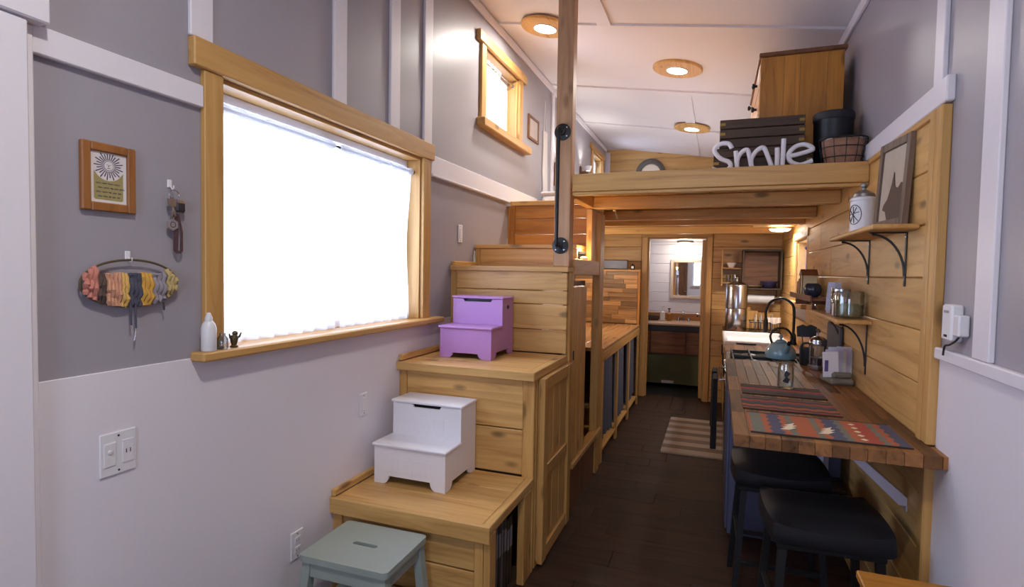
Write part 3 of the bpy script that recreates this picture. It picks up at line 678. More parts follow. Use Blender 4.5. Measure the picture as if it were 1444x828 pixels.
# ---- bar stools
SEAT = paint('black_leatherette', srgb(26,25,28), .5, .15, scale=120, spec=.3)
def make_stool(label, loc, rz):
    s = thing('bar_stool', label, 'stool', loc, rz, 'black bar stools under the bar')
    bm = NB(); nx, ny = 16, 14; hx, hy = .205, .195; G = {}
    def ztop(u, v):
        e = (abs(u)**4+abs(v)**4); return .615+.045*(1-.85*min(1,e))+.018*u*u
    def pt(u, v):   # superellipse mapping keeps rounded corners
        k = 1-.07*(u*v)**2*1.0; return (u*hx*k, v*hy*k)
    for i in range(nx+1):
        for j in range(ny+1):
            u, v = -1+2*i/nx, -1+2*j/ny; x, y = pt(u, v); G[i,j] = bm.verts.new((x, y, ztop(u,v)))
    for i in range(nx):
        for j in range(ny): bm.faces.new((G[i,j],G[i+1,j],G[i+1,j+1],G[i,j+1]))
    ring = [G[i,0] for i in range(nx)]+[G[nx,j] for j in range(ny)]+[G[i,ny] for i in range(nx,0,-1)]+[G[0,j] for j in range(ny,0,-1)]
    prev = ring
    for sc, z in ((1.02,.60),(1.02,.575),(.985,.562)):
        nr = [bm.verts.new((v.co.x*sc, v.co.y*sc, z)) for v in ring]
        for a in range(len(ring)):
            b = (a+1)%len(ring); bm.faces.new((prev[a],nr[a],nr[b],prev[b]))
        prev = nr
    bm.faces.new(prev); mesh('seat', bm, SEAT, s, True)
    bx('seat_frame', s, BLACK, -.175, .175, -.165, .165, .535, .561, .004)
    for sx in (-1,1):
        for sy in (-1,1):
            bm = NB(); a = Vector((sx*.155,sy*.145,.55)); b = Vector((sx*.19,sy*.18,0)); c = .014
            V = [bm.verts.new(a+Vector((i*c,j*c,0))) for i,j in ((-1,-1),(1,-1),(1,1),(-1,1))]+[bm.verts.new(b+Vector((i*c*.9,j*c*.9,0))) for i,j in ((-1,-1),(1,-1),(1,1),(-1,1))]
            bm.faces.new(V[:4]); bm.faces.new(V[4:][::-1])
            for k in range(4): bm.faces.new((V[k],V[4+k],V[4+(k+1)%4],V[(k+1)%4]))
            mesh('leg', bm, BLACK, s)
    for sy in (-1,1): bx('footrest', s, BLACK, -.165, .165, sy*.169-.009, sy*.169+.009, .19, .21, .002)
    for sx in (-1,1): bx('footrest', s, BLACK, sx*.172-.009, sx*.172+.009, -.155, .155, .27, .29, .002)
    return s
s0 = make_stool('black cushioned bar stool nearest to the white wall', (.405, 2.37, 0), .06)
copy_tree(s0, (.305, 2.90, 0), 0.02, 'black cushioned bar stool tucked behind the first one')
# ---- wooden bench bottom right
bn = thing('wooden_table', 'small orange wooden table at the bottom right by the white wall', 'table', (.57, 1.7, 0), world=True)
for k in range(2): bx('top_board', bn, amber('x'), .437, .70, 1.42+k*.27, 1.688+k*.27, .595, .62, .004)
for x in (.47,.665):
    for y in (1.47, 1.90): bx('leg', bn, amber('z'), x-.02, x+.02, y-.02, y+.02, 0, .594, .003)
bx('apron', bn, amber('y'), .462, .477, 1.491, 1.879, .52, .594, .002)
# ---- placemats
def rugmat(name, axis, cols, jag, scale, off=0):
    if name in MATS: return MATS[name]
    m, N, L, p = newmat(name); p.inputs['Roughness'].default_value = .9
    tc = N.new('ShaderNodeTexCoord'); sp = N.new('ShaderNodeSeparateXYZ'); L.new(tc.outputs['Object'], sp.inputs[0])
    u, v = (0,1) if axis == 'x' else (1,0)
    pp = N.new('ShaderNodeMath'); pp.operation = 'PINGPONG'; pp.inputs[1].default_value = .03; L.new(sp.outputs[v], pp.inputs[0])
    sn = N.new('ShaderNodeMath'); sn.operation = 'SNAP'; sn.inputs[1].default_value = .010; L.new(pp.outputs[0], sn.inputs[0])
    ml = N.new('ShaderNodeMath'); ml.operation = 'MULTIPLY_ADD'; ml.inputs[1].default_value = jag; L.new(sn.outputs[0], ml.inputs[0]); L.new(sp.outputs[u], ml.inputs[2])
    md = N.new('ShaderNodeMapRange'); md.inputs[1].default_value = -scale/2; md.inputs[2].default_value = scale/2; L.new(ml.outputs[0], md.inputs[0])
    r = N.new('ShaderNodeValToRGB'); r.color_ramp.interpolation = 'CONSTANT'; e = r.color_ramp.elements
    e[0].position = 0; e[0].color = srgb(*cols[0]); e[1].position = 1/len(cols); e[1].color = srgb(*cols[1])
    for k in range(2, len(cols)): q = e.new(k/len(cols)); q.color = srgb(*cols[k])
    L.new(md.outputs[0], r.inputs[0]); 
    n = N.new('ShaderNodeTexNoise'); n.inputs['Scale'].default_value = 260; L.new(tc.outputs['Object'], n.inputs['Vector'])
    mx = N.new('ShaderNodeMix'); mx.data_type = 'RGBA'; mx.blend_type = 'MULTIPLY'; mx.inputs[0].default_value = .5; L.new(r.outputs[0], mx.inputs[6]); L.new(n.outputs['Fac'], mx.inputs[7]); L.new(mx.outputs[2], p.inputs['Base Color'])
    MATS[name] = m; return m
O,G_,B_,C_,R_,D_ = (190,104,66),(126,128,112),(90,90,114),(214,196,164),(186,82,62),(84,78,74)
def placemat(label, x0, x1, y0, y1, mat, z=.9605):
    t = thing('woven_placemat', label, 'placemat', ((x0+x1)/2, (y0+y1)/2, z), group='woven placemats on the bar')
    hx, hy = (x1-x0)/2, (y1-y0)/2
    bx('cloth', t, mat, -hx, hx, -hy, hy, 0, .004, .001)
    for s in (-1,1): bx('hem', t, paint('hem_dark', srgb(52,44,40), .9), -hx, hx, s*hy-.004, s*hy+.004, .0, .0048, .001)
    return t
pm = placemat('kilim placemat with orange and blue bands nearest the bar end', .135, .635, 2.17, 2.475, rugmat('kilim', 'x', [O,G_,G_,O,B_,B_,O,G_,O,O,O,G_,O,B_,B_,G_,O,O,R_,R_,G_,O,B_,B_], .45, .52))
zz_ = paint('kilim_cream', srgb(222,206,176), .9)
for k, (cx, cy) in enumerate(((-.115,-.03),(.01,-.035))):
    bm = NB(); P_ = [(-.03,-.05),(-.005,-.02),(-.02,-.02),(.005,.012),(-.012,.012),(.03,.06),(.018,.02),(.034,.02),(.012,-.012),(.028,-.012),(0,-.05)]
    prism(bm, [(cx+a,cy+b) for a,b in P_], 'z', .0041, .0048); mesh('zigzag_motif', bm, zz_, pm)
for k in range(5):
    bm = NB(); cx, cy = .118, -.11+k*.052; prism(bm, [(cx-.012,cy),(cx,cy-.012),(cx+.012,cy),(cx,cy+.012)], 'z', .0041, .0048); mesh('diamond_motif', bm, zz_, pm)
placemat('striped rust and grey placemat in the middle of the bar', .125, .50, 2.545, 2.80, rugmat('stripes1', 'y', [R_,D_,O,D_,(96,92,100),R_,D_,(130,100,80)], .5, .27))
placemat('striped brown placemat farther along the bar', .135, .50, 2.87, 3.10, rugmat('stripes2', 'y', [(120,64,44),D_,(104,92,92),R_,D_,(120,84,66)], .4, .25))
# ---- things on the bar
def jarthing(name, label, cat, loc, prof, mat, extra=(), group=None, rz=0, n=28):
    t = thing(name, label, cat, loc, rz, group); bm = NB(); lathe(bm, prof, n=n); mesh('body', bm, mat, t, True)
    for nm, pr, m in extra: bm = NB(); lathe(bm, pr, n=n); mesh(nm, bm, m, t, True)
    return t
j = jarthing('drinking_jar', 'clear glass mason jar mug standing by the placemats', 'jar', (.345, 3.08, .965), [(.034,0),(.038,.006),(.038,.10),(.034,.112),(.034,.135),(.031,.135),(.031,.112),(.035,.10),(.035,.01),(.001,.008)], JAR)
for zz in (.118,.126): bm = NB(); tube(bm, [(.0345*math.cos(2*math.pi*k/24), .0345*math.sin(2*math.pi*k/24), zz) for k in range(24)], .0015, 6, closed=True); mesh('thread', bm, JAR, j, True)
bm = NB(); prism(bm, [(-.02,.04),(.006,.03),(.016,.05),(.004,.062),(.018,.08),(-.004,.094),(-.012,.07),(-.004,.058)], 'y', -.0395, -.0385); mesh('printed_mark', bm, BLACK, j)
fp = jarthing('french_press', 'glass and steel french press coffee maker by the wall', 'coffee maker', (.595, 3.80, .961), [(.048,.005),(.048,.17),(.046,.17),(.046,.008),(.001,.007)], JAR,
  (('base', [(.05,0),(.052,.004),(.052,.03),(.0485,.032)], STEEL), ('coffee', [(.045,.009),(.045,.075),(.001,.076)], paint('coffee_dark', srgb(40,26,20), .3)), ('collar', [(.0495,.15),(.0505,.152),(.0505,.17),(.0495,.172)], STEEL), ('lid', [(.051,.173),(.05,.185),(.03,.20),(.008,.206),(.004,.207),(.004,.225),(.012,.229),(.014,.242),(.006,.252)], STEEL)))
bm = NB(); tube(bm, spline([(-.05,-.0,.16),(-.085,0,.15),(-.09,0,.10),(-.08,0,.045),(-.051,0,.03)], 6), .007, 8); mesh('handle', bm, BLACK, fp, True)
for k in range(4): a = k*math.pi/2+.5; bx('frame_strap', fp, STEEL, .0495*math.cos(a)-.004, .0495*math.cos(a)+.004, .0495*math.sin(a)-.003, .0495*math.sin(a)+.003, .032, .15, .001)
# napkin / letter holder
lh = thing('letter_holder', 'stone coloured holder filled with envelopes on the bar', 'letter holder', (.625, 3.37, .961), rotz=.15)
STONE = paint('stone', srgb(120,112,100), .8, .5, scale=30, var=.25)
bx('base', lh, STONE, -.06, .06, -.085, .085, 0, .035, .012); bx('end_block', lh, STONE, -.05, .05, -.085, -.055, .035, .07, .012); bx('end_block', lh, STONE, -.05, .05, .055, .085, .035, .06, .012)
for i in range(7):
    e = thing('paper_envelope', ['white','lavender printed','pale blue','cream','lilac','blue edged','bright white'][i]+' envelope standing %s in the stone holder' % ['first','second','third','fourth','fifth','sixth','seventh'][i], 'envelope', (.585+.014*i, 3.325+i*.013, .997), rotz=.15+.05*(i%3), group='envelopes in the stone holder')
    c = [(226,222,226),(196,188,214),(200,204,222),(222,214,200),(206,196,220),(214,214,226),(236,234,236)][i]
    o = bx('sheet', e, paint('env_%d' % i, srgb(*c), .7), -.038, .038, -.003, .003, 0, .135+.012*(i%3), .001, rot=(0, .06*(i-3)/3, 0))
    bx('printed_band', e, paint('env_ink_%d' % (i%2), srgb(*((92,84,140),(120,120,150))[i%2]), .7), -.030, -.012+.01*(i%3), -.0045, -.0033, .03, .09, .0005)
# dark slate board leaning to wall behind the press
sl = bx('slate_board', None, paint('slate', srgb(66,66,76), .5, .1), .676, .694, 3.62, 4.0, .962, 1.24, .004); tag(sl, 'dark grey slate board standing against the boards behind the coffee press', 'board')
# utensil pot with dark spatula
up = jarthing('utensil_crock', 'small crock holding dark spatulas behind the coffee press', 'utensil holder', (.56, 3.97, .961), [(.035,0),(.04,.01),(.042,.11),(.039,.11),(.036,.015),(.001,.012)], BLACK)
for k, (dx, dy) in enumerate(((-.02,.0),(.015,.01))):
    bm = NB(); tube(bm, [(dx*.5,dy,.02),(dx*1.4,dy,.18)], .004, 8); hnd = mesh('utensil_stem', bm, dark('z'), up, True)
    bm = NB(); prism(bm, [(dx*1.4-.03,.18),(dx*1.4+.03,.18),(dx*1.4+.034,.245),(dx*1.4,.26),(dx*1.4-.034,.245)], 'y', dy-.003, dy+.003); mesh('spatula_head', bm, BLACK, hnd)

# ================================================================== WALL SHELVES (right)
def bracket(par, y, z, arm=.125, leg=.20):
    X = XR-.021; b = bx('bracket', par, BLACK, X-.004, X, y-.009, y+.009, z-leg, z-.001, .001)
    bx('bracket_arm', b, BLACK, X-arm, X-.004, y-.009, y+.009, z-.006, z-.001, .001)
    bm = NB(); pts = [(X-.004-(arm-.012)*(math.sin(t*math.pi/2)), y, z-.006-(leg-.05)*(1-math.sin(t*math.pi/2)**1.0)*1.0 if False else z-.008-(leg-.055)*(math.cos(t*math.pi/2))) for t in [k/10 for k in range(11)]]
    pts = [(X-.004-(arm-.014)*(1-math.cos(t*math.pi/2)), y, z-.010-(leg-.05)*(1-math.sin(t*math.pi/2))) for t in [k/10 for k in range(11)]]
    tube(bm, pts, .0045, 6); mesh('bracket_curve', bm, BLACK, b, True)
    for k in (.02,.19): bx('bracket_screw', b, STEEL, X-.006, X-.004, y-.003, y+.003, z-k-.003, z-k+.003, .0005)
def wshelf(label, y0, y1, z, depth, brs, arm, leg):
    s = thing('wall_shelf', label, 'shelf', (XR-.02, (y0+y1)/2, z), world=True, group='pine shelves on iron brackets')
    bx('shelf_board', s, trimw('y'), XR-.0205-depth, XR-.0205, y0, y1, z, z+.02, .005)
    for y in brs: bracket(s, y, z, arm, leg)
    return s
wshelf('upper pine shelf on black iron brackets', 2.43, 3.26, 1.712, .155, (2.58, 3.14), .13, .215)
wshelf('lower pine shelf on black iron brackets above the bar', 3.02, 3.86, 1.305, .155, (3.12, 3.66), .13, .25)
s3_ = thing('wall_shelf', 'narrow stained ledge shelf beside the kitchen window', 'shelf', (XR-.02, 4.5, 1.36), world=True)
bx('shelf_board', s3_, stain('y'), XR-.14, XR-.0205, 3.98, 5.03, 1.372, 1.39, .003); bx('shelf_back', s3_, stain('y'), XR-.03, XR-.0205, 3.98, 5.03, 1.31, 1.372, .002); bx('front_lip', s3_, stain('y'), XR-.15, XR-.14, 3.98, 5.03, 1.365, 1.405, .002)
for y in (4.1, 4.9): bx('support', s3_, stain('x'), XR-.12, XR-.03, y, y+.02, 1.31, 1.371, .002)
# things on the upper shelf
ln = thing('white_lantern', 'white enamel canister lantern with a printed emblem on the upper shelf', 'lantern', (.62, 2.93, 1.733), rotz=.1)
ln.scale = (.92,.92,.95)
bm = NB(); lathe(bm, [(.058,0),(.06,.006),(.056,.012),(.056,.15),(.059,.153),(.059,.162),(.05,.17)], n=32); mesh('body', bm, PLAST, ln, True)
bm = NB(); lathe(bm, [(.051,.1705),(.047,.185),(.022,.202),(.010,.206),(.010,.214),(.016,.22),(.016,.232),(.006,.24)], n=28); mesh('lid', bm, paint('zinc', srgb(150,146,146), .35, metal=.8), ln, True)
emb = [( .057, 0)]
a0 = math.radians(212)
def emb_pt(u, v, r=.0575): a = a0+u/r; return (r*math.cos(a), r*math.sin(a), .085+v)
bm = NB(); tube(bm, [emb_pt(.034*math.cos(2*math.pi*k/28), .046*math.sin(2*math.pi*k/28)) for k in range(28)], .0016, 6, closed=True); em = mesh('emblem_ring', bm, BLACK, ln, True)
for k, (u0,v0,u1,v1) in enumerate(((-.024,.02,.02,-.03),(-.02,-.03,.012,.034),(-.006,.038,.0,-.04),(-.026,.0,.024,.012))):
    bm = NB(); tube(bm, [emb_pt(u0+(u1-u0)*t/6, v0+(v1-v0)*t/6) for t in range(7)], .0018, 5); mesh('emblem_stroke', bm, BLACK, em, True)
bm = NB(); tube(bm, spline([(.0,.058,.14),(0,.075,.12),(0,.082,.08),(0,.075,.04),(0,.057,.02)], 5), .004, 8); mesh('handle', bm, PLAST, ln, True)
pf = thing('picture_frame', 'grey brown framed picture leaning on the upper shelf', 'picture frame', (.655, 2.66, 1.733), rotz=.12)
Rl = Matrix.Rotation(math.radians(3), 4, 'Y')
FR = wood('greyframe', 'z', srgb(78,62,52), srgb(120,100,86), .6, .1, .2)
def lean(name, par, mat, *b): o = bm_ = NB(); addbox(bm_, *b, bev=.002, mtx=Rl); return mesh(name, bm_, mat, par)
for b in ((-.008,.012,-.14,-.108,0,.36),(-.008,.012,.108,.14,0,.36),(-.008,.012,-.108,.108,0,.034),(-.008,.012,-.108,.108,.326,.36)): lean('frame_rail', pf, FR, *b)
pic = lean('picture', pf, paint('picture_paper', srgb(176,162,146), .5, var=.1), -.001,.004,-.108,.108,.034,.326)
bm = NB(); SIL = [(-.105,.035),(-.105,.17),(-.085,.175),(-.06,.155),(-.03,.165),(-.012,.225),(.0,.178),(.03,.12),(.06,.10),(.07,.08),(.04,.07),(.02,.035)]
prism(bm, SIL, 'x', -.0045, -.0015); bmesh.ops.transform(bm, matrix=Rl, verts=bm.verts); mesh('animal_silhouette', bm, paint('silhouette', srgb(74,56,46), .6), pic)
# things on the lower shelf
big = jarthing('glass_canister', 'wide glass jar half full of green herbs at the near end of lower shelf', 'jar', (.625, 3.16, 1.331), [(.062,0),(.066,.006),(.066,.12),(.062,.128),(.059,.128),(.063,.118),(.063,.008),(.001,.006)], JAR, (('herbs', [(.060,.009),(.060,.065),(.03,.072),(.001,.07)], paint('herb', srgb(134,138,104), .9, .8, scale=80, var=.4)),))
jarthing('glass_jar', 'tall glass jar with steel lid in the middle of lower shelf', 'jar', (.625, 3.36, 1.331), [(.042,0),(.046,.005),(.046,.11),(.04,.118),(.037,.118),(.043,.108),(.043,.008),(.001,.006)], JAR, (('lid', [(.045,.119),(.047,.121),(.047,.135),(.044,.138)], STEEL), ('contents', [(.041,.009),(.041,.06),(.001,.062)], paint('pale_grain', srgb(196,186,170), .9, .6, scale=120, var=.3))))
sp = jarthing('salt_shaker', 'small white shaker between the two glass jars', 'shaker', (.59, 3.265, 1.331), [(.018,0),(.02,.004),(.019,.055),(.014,.062)], PLAST, (('cap', [(.015,.0625),(.016,.07),(.008,.078)], STEEL),), n=18)
tw = drape('dish_towel', 'blue and white dish towel bunched at the far end of lower shelf', 'towel', paint('towel_pale', srgb(176,178,196), .95, .4, scale=90, var=.25), 3.52, 3.62, .63, 1.332, 1.50, .018, 3, axis='y', seed=8, thick=.03)
bw = jarthing('small_bowl', 'small steel bowl at the front of lower shelf', 'bowl', (.60, 3.72, 1.331), [(.02,0),(.022,.003),(.045,.03),(.043,.031),(.02,.006),(.001,.005)], STEEL)
# things on the ledge shelf
hb = thing('birdhouse_box', 'cream box with little brown roof on the ledge shelf', 'box', (.62, 4.42, 1.391))
bx('body', hb, paint('cream', srgb(222,206,160), .6), -.045, .045, -.06, .06, 0, .145, .002)
bx('front_frame', hb, stain('z'), -.05, -.046, -.062, -.045, 0, .15, .001); bx('front_frame', hb, stain('z'), -.05, -.046, .045, .062, 0, .15, .001)
bm = NB(); prism(bm, [(-.075,.146),(.075,.146),(0,.19)], 'x', -.055, .05); mesh('roof', bm, stain('y'), hb)
jarthing('blue_mug', 'dark blue round jug in front of the cream box on the ledge', 'jug', (.622, 4.25, 1.391), [(.03,0),(.05,.02),(.056,.05),(.05,.08),(.036,.092),(.033,.092),(.046,.078),(.05,.05),(.03,.008),(.001,.006)], paint('blue_glaze', srgb(44,54,72), .2))
for i, (y, h, c, lb) in enumerate(((4.62,.12,(196,176,140),'tan slim book at the far end of the ledge shelf'),(4.68,.10,(120,66,40),'rust slim book at the far end of the ledge shelf'))):
    b = thing('slim_book', lb, 'book', (.63, y, 1.391)); bx('cover', b, paint('slim_%d' % i, srgb(*c), .6), -.05, .05, -.012, .012, 0, h, .002); bx('pages', b, PLAST, -.046, .046, -.009, .009, h, h+.002, .0005)

# ================================================================== RANGE, SINK COUNTER
rg = thing('gas_range', 'black and steel gas range between bar and sink', 'stove', (.39, 4.4, 0), world=True)
bx('body', rg, paint('range_dark', srgb(32,32,36), .35), .10, .69, 4.045, 4.70, .0, .895, .004)
bx('cooktop', rg, paint('enamel_black', srgb(18,18,20), .25), .085, .695, 4.04, 4.705, .896, .925, .004)
bx('oven_door', rg, STEEL, .082, .099, 4.07, 4.68, .14, .74, .004)
bm = NB(); tube(bm, [(.082,4.10,.80),(.05,4.10,.80),(.05,4.65,.80),(.082,4.65,.80)], .009, 8); mesh('oven_handle', bm, CHROME, rg, True)
for k in range(4): bm = NB(); lathe(bm, [(.018,-.001),(.018,-.016),(.012,-.022)], (.099,4.14+k*.155,.855), 14, 'x'); mesh('burner_knob', bm, STEEL, rg, True)
for cy in (4.21, 4.53):
    for cx in (.25, .53):
        bm = NB(); lathe(bm, [(.045,.9255),(.05,.932),(.03,.938),(.02,.94)], (cx,cy,0), 20); mesh('burner', bm, BLACK, rg, True)
for k in range(2):
    for x in (.13,.25,.39,.53,.66): bx('grate_bar', rg, BLACK, x-.005, x+.005, 4.07+k*.32, 4.36+k*.32, .945, .957, .001)
    for y in (4.075+k*.32, 4.35+k*.32): bx('grate_bar', rg, BLACK, .125, .665, y-.005, y+.005, .926, .944, .001)
drape('black_towel', 'black towel hanging from the oven handle', 'towel', paint('black_cloth', srgb(26,25,30), .95, .4, scale=150), 4.10, 4.36, .016, .30, .80, .006, 3, axis='y', seed=11, thick=.03)
drape('black_towel', 'second dark towel nearer the sink end of the oven handle', 'towel', paint('black_cloth', srgb(26,25,30), .95, .4, scale=150), 4.42, 4.62, .012, .38, .80, .006, 3, axis='y', seed=12, thick=.035)
TEAL = paint('teal_enamel', srgb(132,168,182), .22, 0, coat=.4)
kt = jarthing('tea_kettle', 'pale blue enamel whistling kettle on the range', 'kettle', (.435, 4.22, .958), [(.075,0),(.094,.006),(.100,.03),(.092,.065),(.070,.098),(.044,.113),(.034,.115)], TEAL, (('lid', [(.034,.1155),(.036,.12),(.022,.13),(.008,.133),(.007,.142),(.014,.148),(.013,.16),(.005,.165)], TEAL),), n=32)
bm = NB(); tube(bm, spline([(-.055,0,.105),(-.068,0,.155),(-.04,0,.20),(0,0,.212),(.04,0,.20),(.068,0,.155),(.055,0,.105)], 6), .0075, 8); mesh('handle', bm, BLACK, kt, True)
bm = NB(); tube(bm, [(.02,-.08,.06),(.03,-.115,.10),(.034,-.128,.115)], [.022,.014,.011], 12); sp_ = mesh('spout', bm, TEAL, kt, True)
bm = NB(); tube(bm, [(.034,-.126,.114),(.037,-.14,.127)], .013, 10); mesh('whistle', bm, BLACK, sp_, True)
# sink counter
sc_ = thing('sink_counter', 'butcher block sink counter beyond the range', 'counter', (.4, 5.8, 0), world=True)
bx('base_cabinet', sc_, stain('z'), .12, .69, 4.72, 6.97, .08, .885, .003); bx('toe_kick', sc_, BLACK, .16, .69, 4.74, 6.95, 0, .08, .002)
for k in range(3):
    d = bx('cabinet_door', sc_, pine('z'), .10, .119, 4.76+k*.735, 5.44+k*.735, .12, .86, .004); bx('door_pull', d, BLACK, .085, .10, 5.38+k*.735, 5.40+k*.735, .6, .72, .002)
for i in range(8):
    x0 = .085+i*.0765; bx('worktop_stave', sc_, BARM, x0+.0005, x0+.076, 4.715, 5.20, .886, .925, .0015); bx('worktop_stave', sc_, BARM, x0+.0005, x0+.076, 6.13, 6.975, .886, .925, .0015)
bx('worktop_stave', sc_, BARM, .62, .6965, 5.201, 6.129, .886, .925, .0015)
sk = thing('farm_sink', 'white raised-rim farmhouse sink with black bar on its front', 'sink', (.36, 5.66, .80), world=True)
PORC = paint('porcelain', srgb(236,232,232), .2, 0)
for b in ((.08,.618,5.205,5.235,.886,.95),(.08,.618,6.10,6.128,.886,.95),(.08,.11,5.236,6.099,.886,.95),(.59,.618,5.236,6.099,.886,.95)): bx('rim_wall', sk, PORC, *b, bev=.008)
bx('basin', sk, PORC, .121, .589, 5.236, 6.099, .886, .90, .004)
bm = NB(); tube(bm, [(.19,5.204,.934),(.19,5.178,.934),(.34,5.178,.934),(.34,5.204,.934)], .007, 8); mesh('towel_bar', bm, BLACK, sk, True)
fa = thing('black_faucet', 'black arched gooseneck faucet at the sink', 'faucet', (.655, 5.42, .926))
bm = NB(); lathe(bm, [(.03,0),(.032,.006),(.026,.02),(.022,.09),(.015,.10)], n=20); mesh('base', bm, BLACK, fa, True)
bm = NB(); tube(bm, spline([(0,0,.09),(0,0,.28),(-.02,.0,.36),(-.10,0,.405),(-.19,0,.37),(-.225,0,.29),(-.225,0,.22)], 7), .012, 12); mesh('gooseneck', bm, BLACK, fa, True)
bm = NB(); lathe(bm, [(.015,.10),(.019,.11),(.019,.20),(.014,.222)], (-.225,0,0), 16); mesh('spray_head', bm, BLACK, fa, True)
bm = NB(); tube(bm, [(.0,-.02,.06),(.0,-.05,.075),(-.01,-.09,.10)], .007, 8); mesh('lever', bm, BLACK, fa, True)
# water filter
wf_ = thing('water_filter', 'tall stainless steel water filter at the back of the sink counter', 'water filter', (.215, 6.45, .926))
bm = NB(); lathe(bm, [(.105,0),(.11,.01),(.11,.235),(.105,.245)], n=36); mesh('lower_chamber', bm, STEEL, wf_, True)
bm = NB(); lathe(bm, [(.105,.246),(.112,.25),(.112,.48),(.108,.49)], n=36); mesh('upper_chamber', bm, STEEL, wf_, True)
bm = NB(); lathe(bm, [(.112,.491),(.112,.50),(.06,.535),(.012,.54),(.012,.56),(.018,.565),(.01,.58)], n=36); mesh('lid', bm, STEEL, wf_, True)
bm = NB(); tube(bm, [(0,-.108,.05),(0,-.15,.05),(0,-.155,.03)], .010, 10); mesh('tap', bm, BLACK, wf_, True)
# dish rack with plates
rk = thing('dish_rack', 'black wire dish rack behind the sink', 'dish rack', (.47, 6.40, .932))
for zz in (.01,.11):
    bm = NB(); tube(bm, [(-.12,-.14,zz),(.17,-.14,zz),(.17,.14,zz),(-.12,.14,zz)], .005, 6, closed=True); mesh('wire_frame', bm, BLACK, rk)
for k in range(7): bm = NB(); x = -.11+k*.045; tube(bm, spline([(x,-.14,.11),(x,-.1,.012),(x,.1,.012),(x,.14,.11)],4), .003, 5); mesh('wire_rib', bm, BLACK, rk, True)
for k in range(4):
    p = thing('dinner_plate', ['white','pale grey','cream','blue-rimmed'][k]+' plate standing in the dish rack', 'plate', (.405+.05*k, 6.40, 1.035), group='plates in the dish rack')
    bm = NB(); lathe(bm, [(.05,-.006),(.085,.004),(.083,.008),(.05,-.002),(.001,-.002)], n=28, ax='x'); mesh('dish', bm, paint('plate_%d' % k, srgb(*((230,226,224),(190,190,196),(214,204,186),(150,160,190))[k]), .25), p, True)
    bm = NB(); lathe(bm, [(.05,-.008),(.05,-.0065),(.044,-.0065),(.044,-.008)], n=24, ax='x', cap=False); mesh('foot_ring', bm, PLAST, p, True)
tl = drape('white_cloth', 'crumpled white dishcloth over the rack corner', 'towel', paint('cloth_white', srgb(226,218,210), .95, .4), .50, .64, 6.24, 1.045, 1.10, .02, 3, seed=21, thick=.03)
for i, (x, y, w, h, lb) in enumerate(((.36,6.86,.20,.20,'wide pale cutting board leaning against the back wall'),(.55,6.86,.16,.18,'narrower cutting board leaning beside the wide one'))):
    t = thing('cutting_board', lb, 'cutting board', (x, y, .926)); bx('board', t, pine('z'), -w/2, w/2, 0, .018, 0, h, .004); bx('handle_tab', t, pine('z'), -.02, .02, .001, .017, h, h+.04, .004)
# wall shelf unit at the back
su = thing('open_cupboard', 'dark wooden open shelf unit on the back kitchen wall', 'shelf unit', (.42, 6.9, 1.4), world=True)
bx('side_panel', su, dark('z'), .275, .295, 6.74, 6.995, 1.39, 1.80); bx('side_panel', su, dark('z'), .665, .685, 6.74, 6.995, 1.39, 1.80)
bx('top_panel', su, dark('x'), .275, .685, 6.74, 6.995, 1.80, 1.82); bx('shelf_panel', su, dark('x'), .275, .685, 6.74, 6.995, 1.37, 1.39); bx('back_panel', su, stain('x'), .296, .664, 6.985, 6.997, 1.391, 1.799)
for zz in (1.60, 1.43): bx('side_shelf', su, pine('x'), .06, .274, 6.82, 6.995, zz, zz+.015)
bx('divider', su, pine('z'), .055, .07, 6.83, 6.995, 1.40, 1.82, .002)
jarthing('white_bowl', 'small white bowl on the top side shelf', 'bowl', (.16, 6.90, 1.616), [(.025,0),(.03,.004),(.058,.055),(.055,.056),(.028,.01),(.001,.008)], PORC)
for k in range(2): jarthing('small_glass', ('left','right')[k]+'-hand of two small glasses on the lower side shelf', 'glass', (.135+k*.065, 6.90, 1.446), [(.022,0),(.026,.09),(.024,.09),(.02,.006),(.001,.005)], JAR, group='glasses on the side shelf')
jarthing('blue_bowl', 'dark blue stacked bowl on the open cupboard shelf', 'bowl', (.56, 6.86, 1.391), [(.05,0),(.06,.006),(.095,.075),(.09,.077),(.055,.012),(.001,.01)], paint('navy_glaze', srgb(62,58,92), .25))
jarthing('shallow_dish', 'pale shallow dish on the open cupboard shelf', 'dish', (.395, 6.86, 1.391), [(.06,0),(.09,.02),(.088,.023),(.055,.006),(.001,.005)], paint('tan_glaze', srgb(190,160,120), .3))
pt_ = thing('paper_towel_roll', 'white paper towel roll on a black holder under the cupboard', 'paper towel', (.48, 6.88, 1.26))
bm = NB(); lathe(bm, [(.02,-.14),(.055,-.14),(.055,.14),(.02,.14)], n=28, ax='x', cap=False); mesh('roll', bm, PLAST, pt_, True)
bm = NB(); tube(bm, [(-.165,0,.108),(-.165,0,0),(.165,0,0),(.165,0,.108)], .006, 8); mesh('holder', bm, BLACK, pt_, True)

